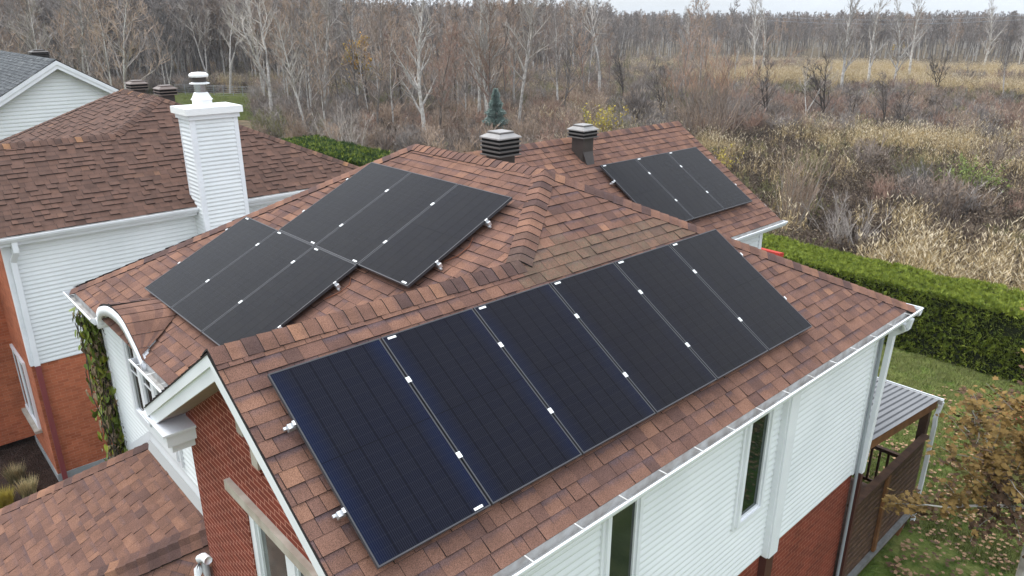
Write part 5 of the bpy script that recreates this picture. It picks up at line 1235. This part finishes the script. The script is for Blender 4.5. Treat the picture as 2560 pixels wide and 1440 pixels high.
bush('brown_shrub', at(2170, 430), 2.4, 3.4, 'low brown shrub below the dark forked tree in the field', 92, mstem='twig_grey', mtwig='twig_brown', ns=40, nsub=8, ntw=5, tw=.01)
bush('brown_shrub', at(2490, 440), 2.8, 3.4, 'brown grey shrub at the right edge above the pale green shrub', 93, mstem='twig_grey', mtwig='twig_brown', ns=40, nsub=8, ntw=5, tw=.011)
bush('rusty_shrub', at(2340, 590), 1.9, 3.2, 'low rusty brown shrub above the straw grass strip', 94, mstem='twig_grey', mtwig='weed', ns=40, nsub=8, ntw=5, leaf='weed', nleaf=.6, lsize=.7, tw=.009)
bush('bare_shrub', at(1982, 590), 3.8, 2.0, 'pale upright bare shrub just behind the hedge, left', 76, mstem='twig_pale', mtwig='twig_tan', ns=26, nsub=8, ntw=5, r=.03, tw=.008, up=.6)
bush('bare_shrub', at(2110, 650), 2.9, 2.6, 'wide spreading grey bare shrub just behind the hedge', 77, mstem='twig_pale', mtwig='twig_grey', ns=26, nsub=8, ntw=5, r=.028, tw=.007)
bush('red_shrub', at(2540, 360), 3.2, 3.0, 'dark reddish bare thicket at the right edge of the field', 78, mstem='twig_dark', mtwig='twig_red', ns=44, nsub=8, ntw=5, tw=.012)
bush('grey_shrub', at(1590, 335), 4.6, 2.8, 'dark grey green twiggy bush right of the yellow bush', 79, mstem='twig_dark', mtwig='twig_dark', ns=40, nsub=8, ntw=6, tw=.013)
bush('bare_shrub', at(880, 410), 4.6, 4.6, 'sprawling pale bare shrub above the left of the ridge', 80, mstem='twig_pale', mtwig='twig_grey', ns=30, nsub=7, ntw=4, r=.03, tw=.008, up=.05)
for i, (px, py, l) in enumerate(((40, 1200, 'small straw tuft nearer the neighbour wall corner'), (72, 1235, 'larger olive grass tuft in the mulch bed'), (12, 1262, 'yellow green plant at the lower left edge of the mulch bed'))):
    b = grass_mesh(90+i, 420, .34, .12, 'leaf_yellow' if i == 2 else 'reed'); 
    b = bake(b, grass_mesh(95+i, 420, .3, .13, 'weed_green' if i < 2 else 'leaf_yellow')); o = b.build('grass_tuft', loc=at(px, py)); tag(o, l, 'plant')
# --- ivy on the left corner of the near house
iv = thing('ivy_plant', (-6.7, -2.9, GZ), 'green and dry leaved ivy climbing the left corner of the near house', 'plant'); rg = random.Random(8); st = MB(); lf_ = MB()
for k in range(34):
    x = rg.uniform(-6.95, -6.45); p = V((x, -3.16+rg.uniform(-.05, .1), GZ)); pts_ = [p]
    while pts_[-1].z < -1.9: q = pts_[-1]+V((rg.gauss(-.01, .07), rg.gauss(0, .04), .3)); q.x = min(q.x, -6.46+.0); pts_.append(q)
    st.tube(pts_, [.009]*len(pts_), M['bark_dark'], 3)
add(st, 'stem', iv)
for i in range(3000):
    u = rg.random(); z = -1.72-u*4.3; wob = .13*math.sin(z*3.1)+.08*math.sin(z*7.3)
    w0 = (.66 if z > -4.0 else .66-.22*(-4.0-z))+wob; w0 = max(w0, .2)
    x = -6.52-rg.random()**.8*w0*1.0; bulge = .10+.25*math.sin(min(1, (-6.45-x)/max(w0, .1))*PI)
    y = -3.12-rg.random()*bulge+(.35*rg.random() if x < -6.62 else 0)
    s = rg.uniform(.045, .085); hang = V((rg.gauss(0, .35), -1+rg.gauss(0, .4), rg.gauss(.1, .35))).normalized(); dn = V((rg.gauss(0, .25), 0, -1)); dn = (dn-hang*dn.dot(hang)).normalized(); sd_ = hang.cross(dn)
    c = V((x, y, z)); r_ = rg.random(); dry = .35 if z > -2.6 else .6
    m = 'ivy_dry' if r_ < dry*.75 else ('ivy_yellow' if r_ < dry*.75+.13 else 'ivy')
    if m == 'ivy_dry': s *= .95; 
    P_ = lambda a, b, d=0: c+sd_*a*s+dn*b*s+hang*d*s
    if m == 'ivy_dry': lf_.face([P_(0, -.8), P_(.6, -.3, .3), P_(.45, .8, .2), P_(0, 1.5), P_(-.45, .7, .3), P_(-.55, -.4, .2)], M[m])
    else: lf_.face([P_(0, -.6), P_(.55, -.9, .15), P_(.95, -.2, .2), P_(.6, .7, .1), P_(0, 1.2), P_(-.6, .7, .1), P_(-.95, -.2, .2), P_(-.55, -.9, .15)], M[m])
add(lf_, 'foliage', iv)
# --- maple at the lower right
mp_ = thing('maple_tree', (3.95, 7.9, GZ), 'ochre leaved maple in the lower right corner beside the deck', 'tree'); rg = random.Random(19); tr = MB(); cr_ = MB()
tb, tr_ = limb(rg, V((4.05, 7.95, GZ-.1)), V((.02, -.02, 1)).normalized(), 1.9, 3, .11, .09, .03, 0); tr.tube(tb, tr_, M['bark_pale'], 8)
tips = []
for k in range(17):
    d = rot_to(V((0, 0, 1)), rg.uniform(.1, 1.15), rg.uniform(0, 2*PI)); L = rg.uniform(1.6, 3.6); bp, br = limb(rg, tb[-1]+V((0, 0, rg.uniform(-.3, .2))), d, L, 6, .04, .008, .12, .05); tr.tube(bp, br, M['bark_pale'], 5)
    for j in range(9):
        p2, d2 = on(bp, rg.uniform(.25, .98)); L2 = rg.uniform(.5, 1.2); sp_, sr = limb(rg, p2, rot_to(d2, rg.uniform(.4, .9), rg.uniform(0, 2*PI)), L2, 4, .012, .004, .14, .02); tr.tube(sp_, sr, M['twig_pale'], 3); tips.append(sp_)
add(tr, 'trunk', mp_)
for i in range(16000):
    sp_ = rg.choice(tips); p, d = on(sp_, rg.uniform(.05, 1)); p = p+V((rg.gauss(0, .1), rg.gauss(0, .1), rg.gauss(-.02, .09)))
    if p.z > -2.3 and rg.random() < .5: continue
    zc = leaf_shape(rg.uniform(.04, .088), rg.uniform(-.3, .4)); nrm = V((rg.gauss(0, .5), rg.gauss(0, .5), 1)).normalized(); q = nrm.to_track_quat('Z', 'Y').to_matrix() @ Matrix.Rotation(rg.uniform(0, 6.28), 3, 'Z')
    v = noise.noise(p*1.2); m = 'maple_ochre' if v > .05 else ('maple_brown' if v < -.18 else rg.choice(['maple_green', 'maple_ochre', 'maple_brown']))
    cr_.face([p+q @ w for w in zc], M[m])
add(cr_, 'crown', mp_)
rd_ = MB(); rg = random.Random(2)
for i in range(90):
    p = at(2540, 1025, -5.2)+V((rg.gauss(0, .14), rg.gauss(0, .14), rg.gauss(0, .06))); q = V((rg.gauss(0, .6), rg.gauss(0, .6), 1)).to_track_quat('Z', 'Y').to_matrix(); rd_.face([p+q @ w for w in leaf_shape(.035)], M['leaf_scarlet'] if 'leaf_scarlet' in M else M['awning'])
add(rd_, 'red_leaves', mp_)
# --- power line far over the field
pl_ = MB(); 
for dz in (0, .9):
    a_ = polar(1850, 210)+V((0, 0, 9.0+dz)); b_ = polar(2560, 205)+V((0, 0, 9.8+dz)); pts_ = [a_.lerp(b_, k/14)-V((0, 0, 1.2*math.sin(PI*k/14))) for k in range(15)]; pl_.tube(pts_, [.035]*15, M['grey_pipe'], 4)
tag(pl_.build('power_line'), 'two thin power cables crossing the far field', 'cable')
# --- wire fence behind the clearing
fn = thing('wire_fence', at(560, 236), 'low wire fence with metal posts at the back of the grass clearing', 'fence')
for k in range(9):
    p = at(440+k*24, 236+k*.8); b = MB().tube([p, p+V((0, 0, 1.3))], [.035, .035], M['grey_pipe'], 6, True); add(b, 'post', fn)
b = MB(); a_, b_ = at(440, 236), at(632, 242.4)
for z in (.1, .35, .6, .85, 1.1, 1.28): b.tube([a_+V((0, 0, z)), b_+V((0, 0, z))], [.012]*2, M['grey_pipe'], 3)
add(b, 'wire', fn)
# --- thin autumn haze over the whole place
hzm = bpy.data.materials.new('haze'); hzm.use_nodes = True; hn = hzm.node_tree; hn.nodes.clear()
ho = N(hn, 'ShaderNodeOutputMaterial'); hv = N(hn, 'ShaderNodeVolumePrincipled'); hv.inputs['Color'].default_value = (.86, .92, 1, 1); hv.inputs['Density'].default_value = .0003; hv.inputs['Anisotropy'].default_value = .2
hn.links.new(hv.outputs[0], ho.inputs['Volume'])
M['haze'] = hzm
hb_ = MB().box((-820, -100, GZ-1.5), (820, 920, 16), hzm).build('haze'); tag(hb_, 'faint pale haze softening the far wood', 'haze', kind='stuff')
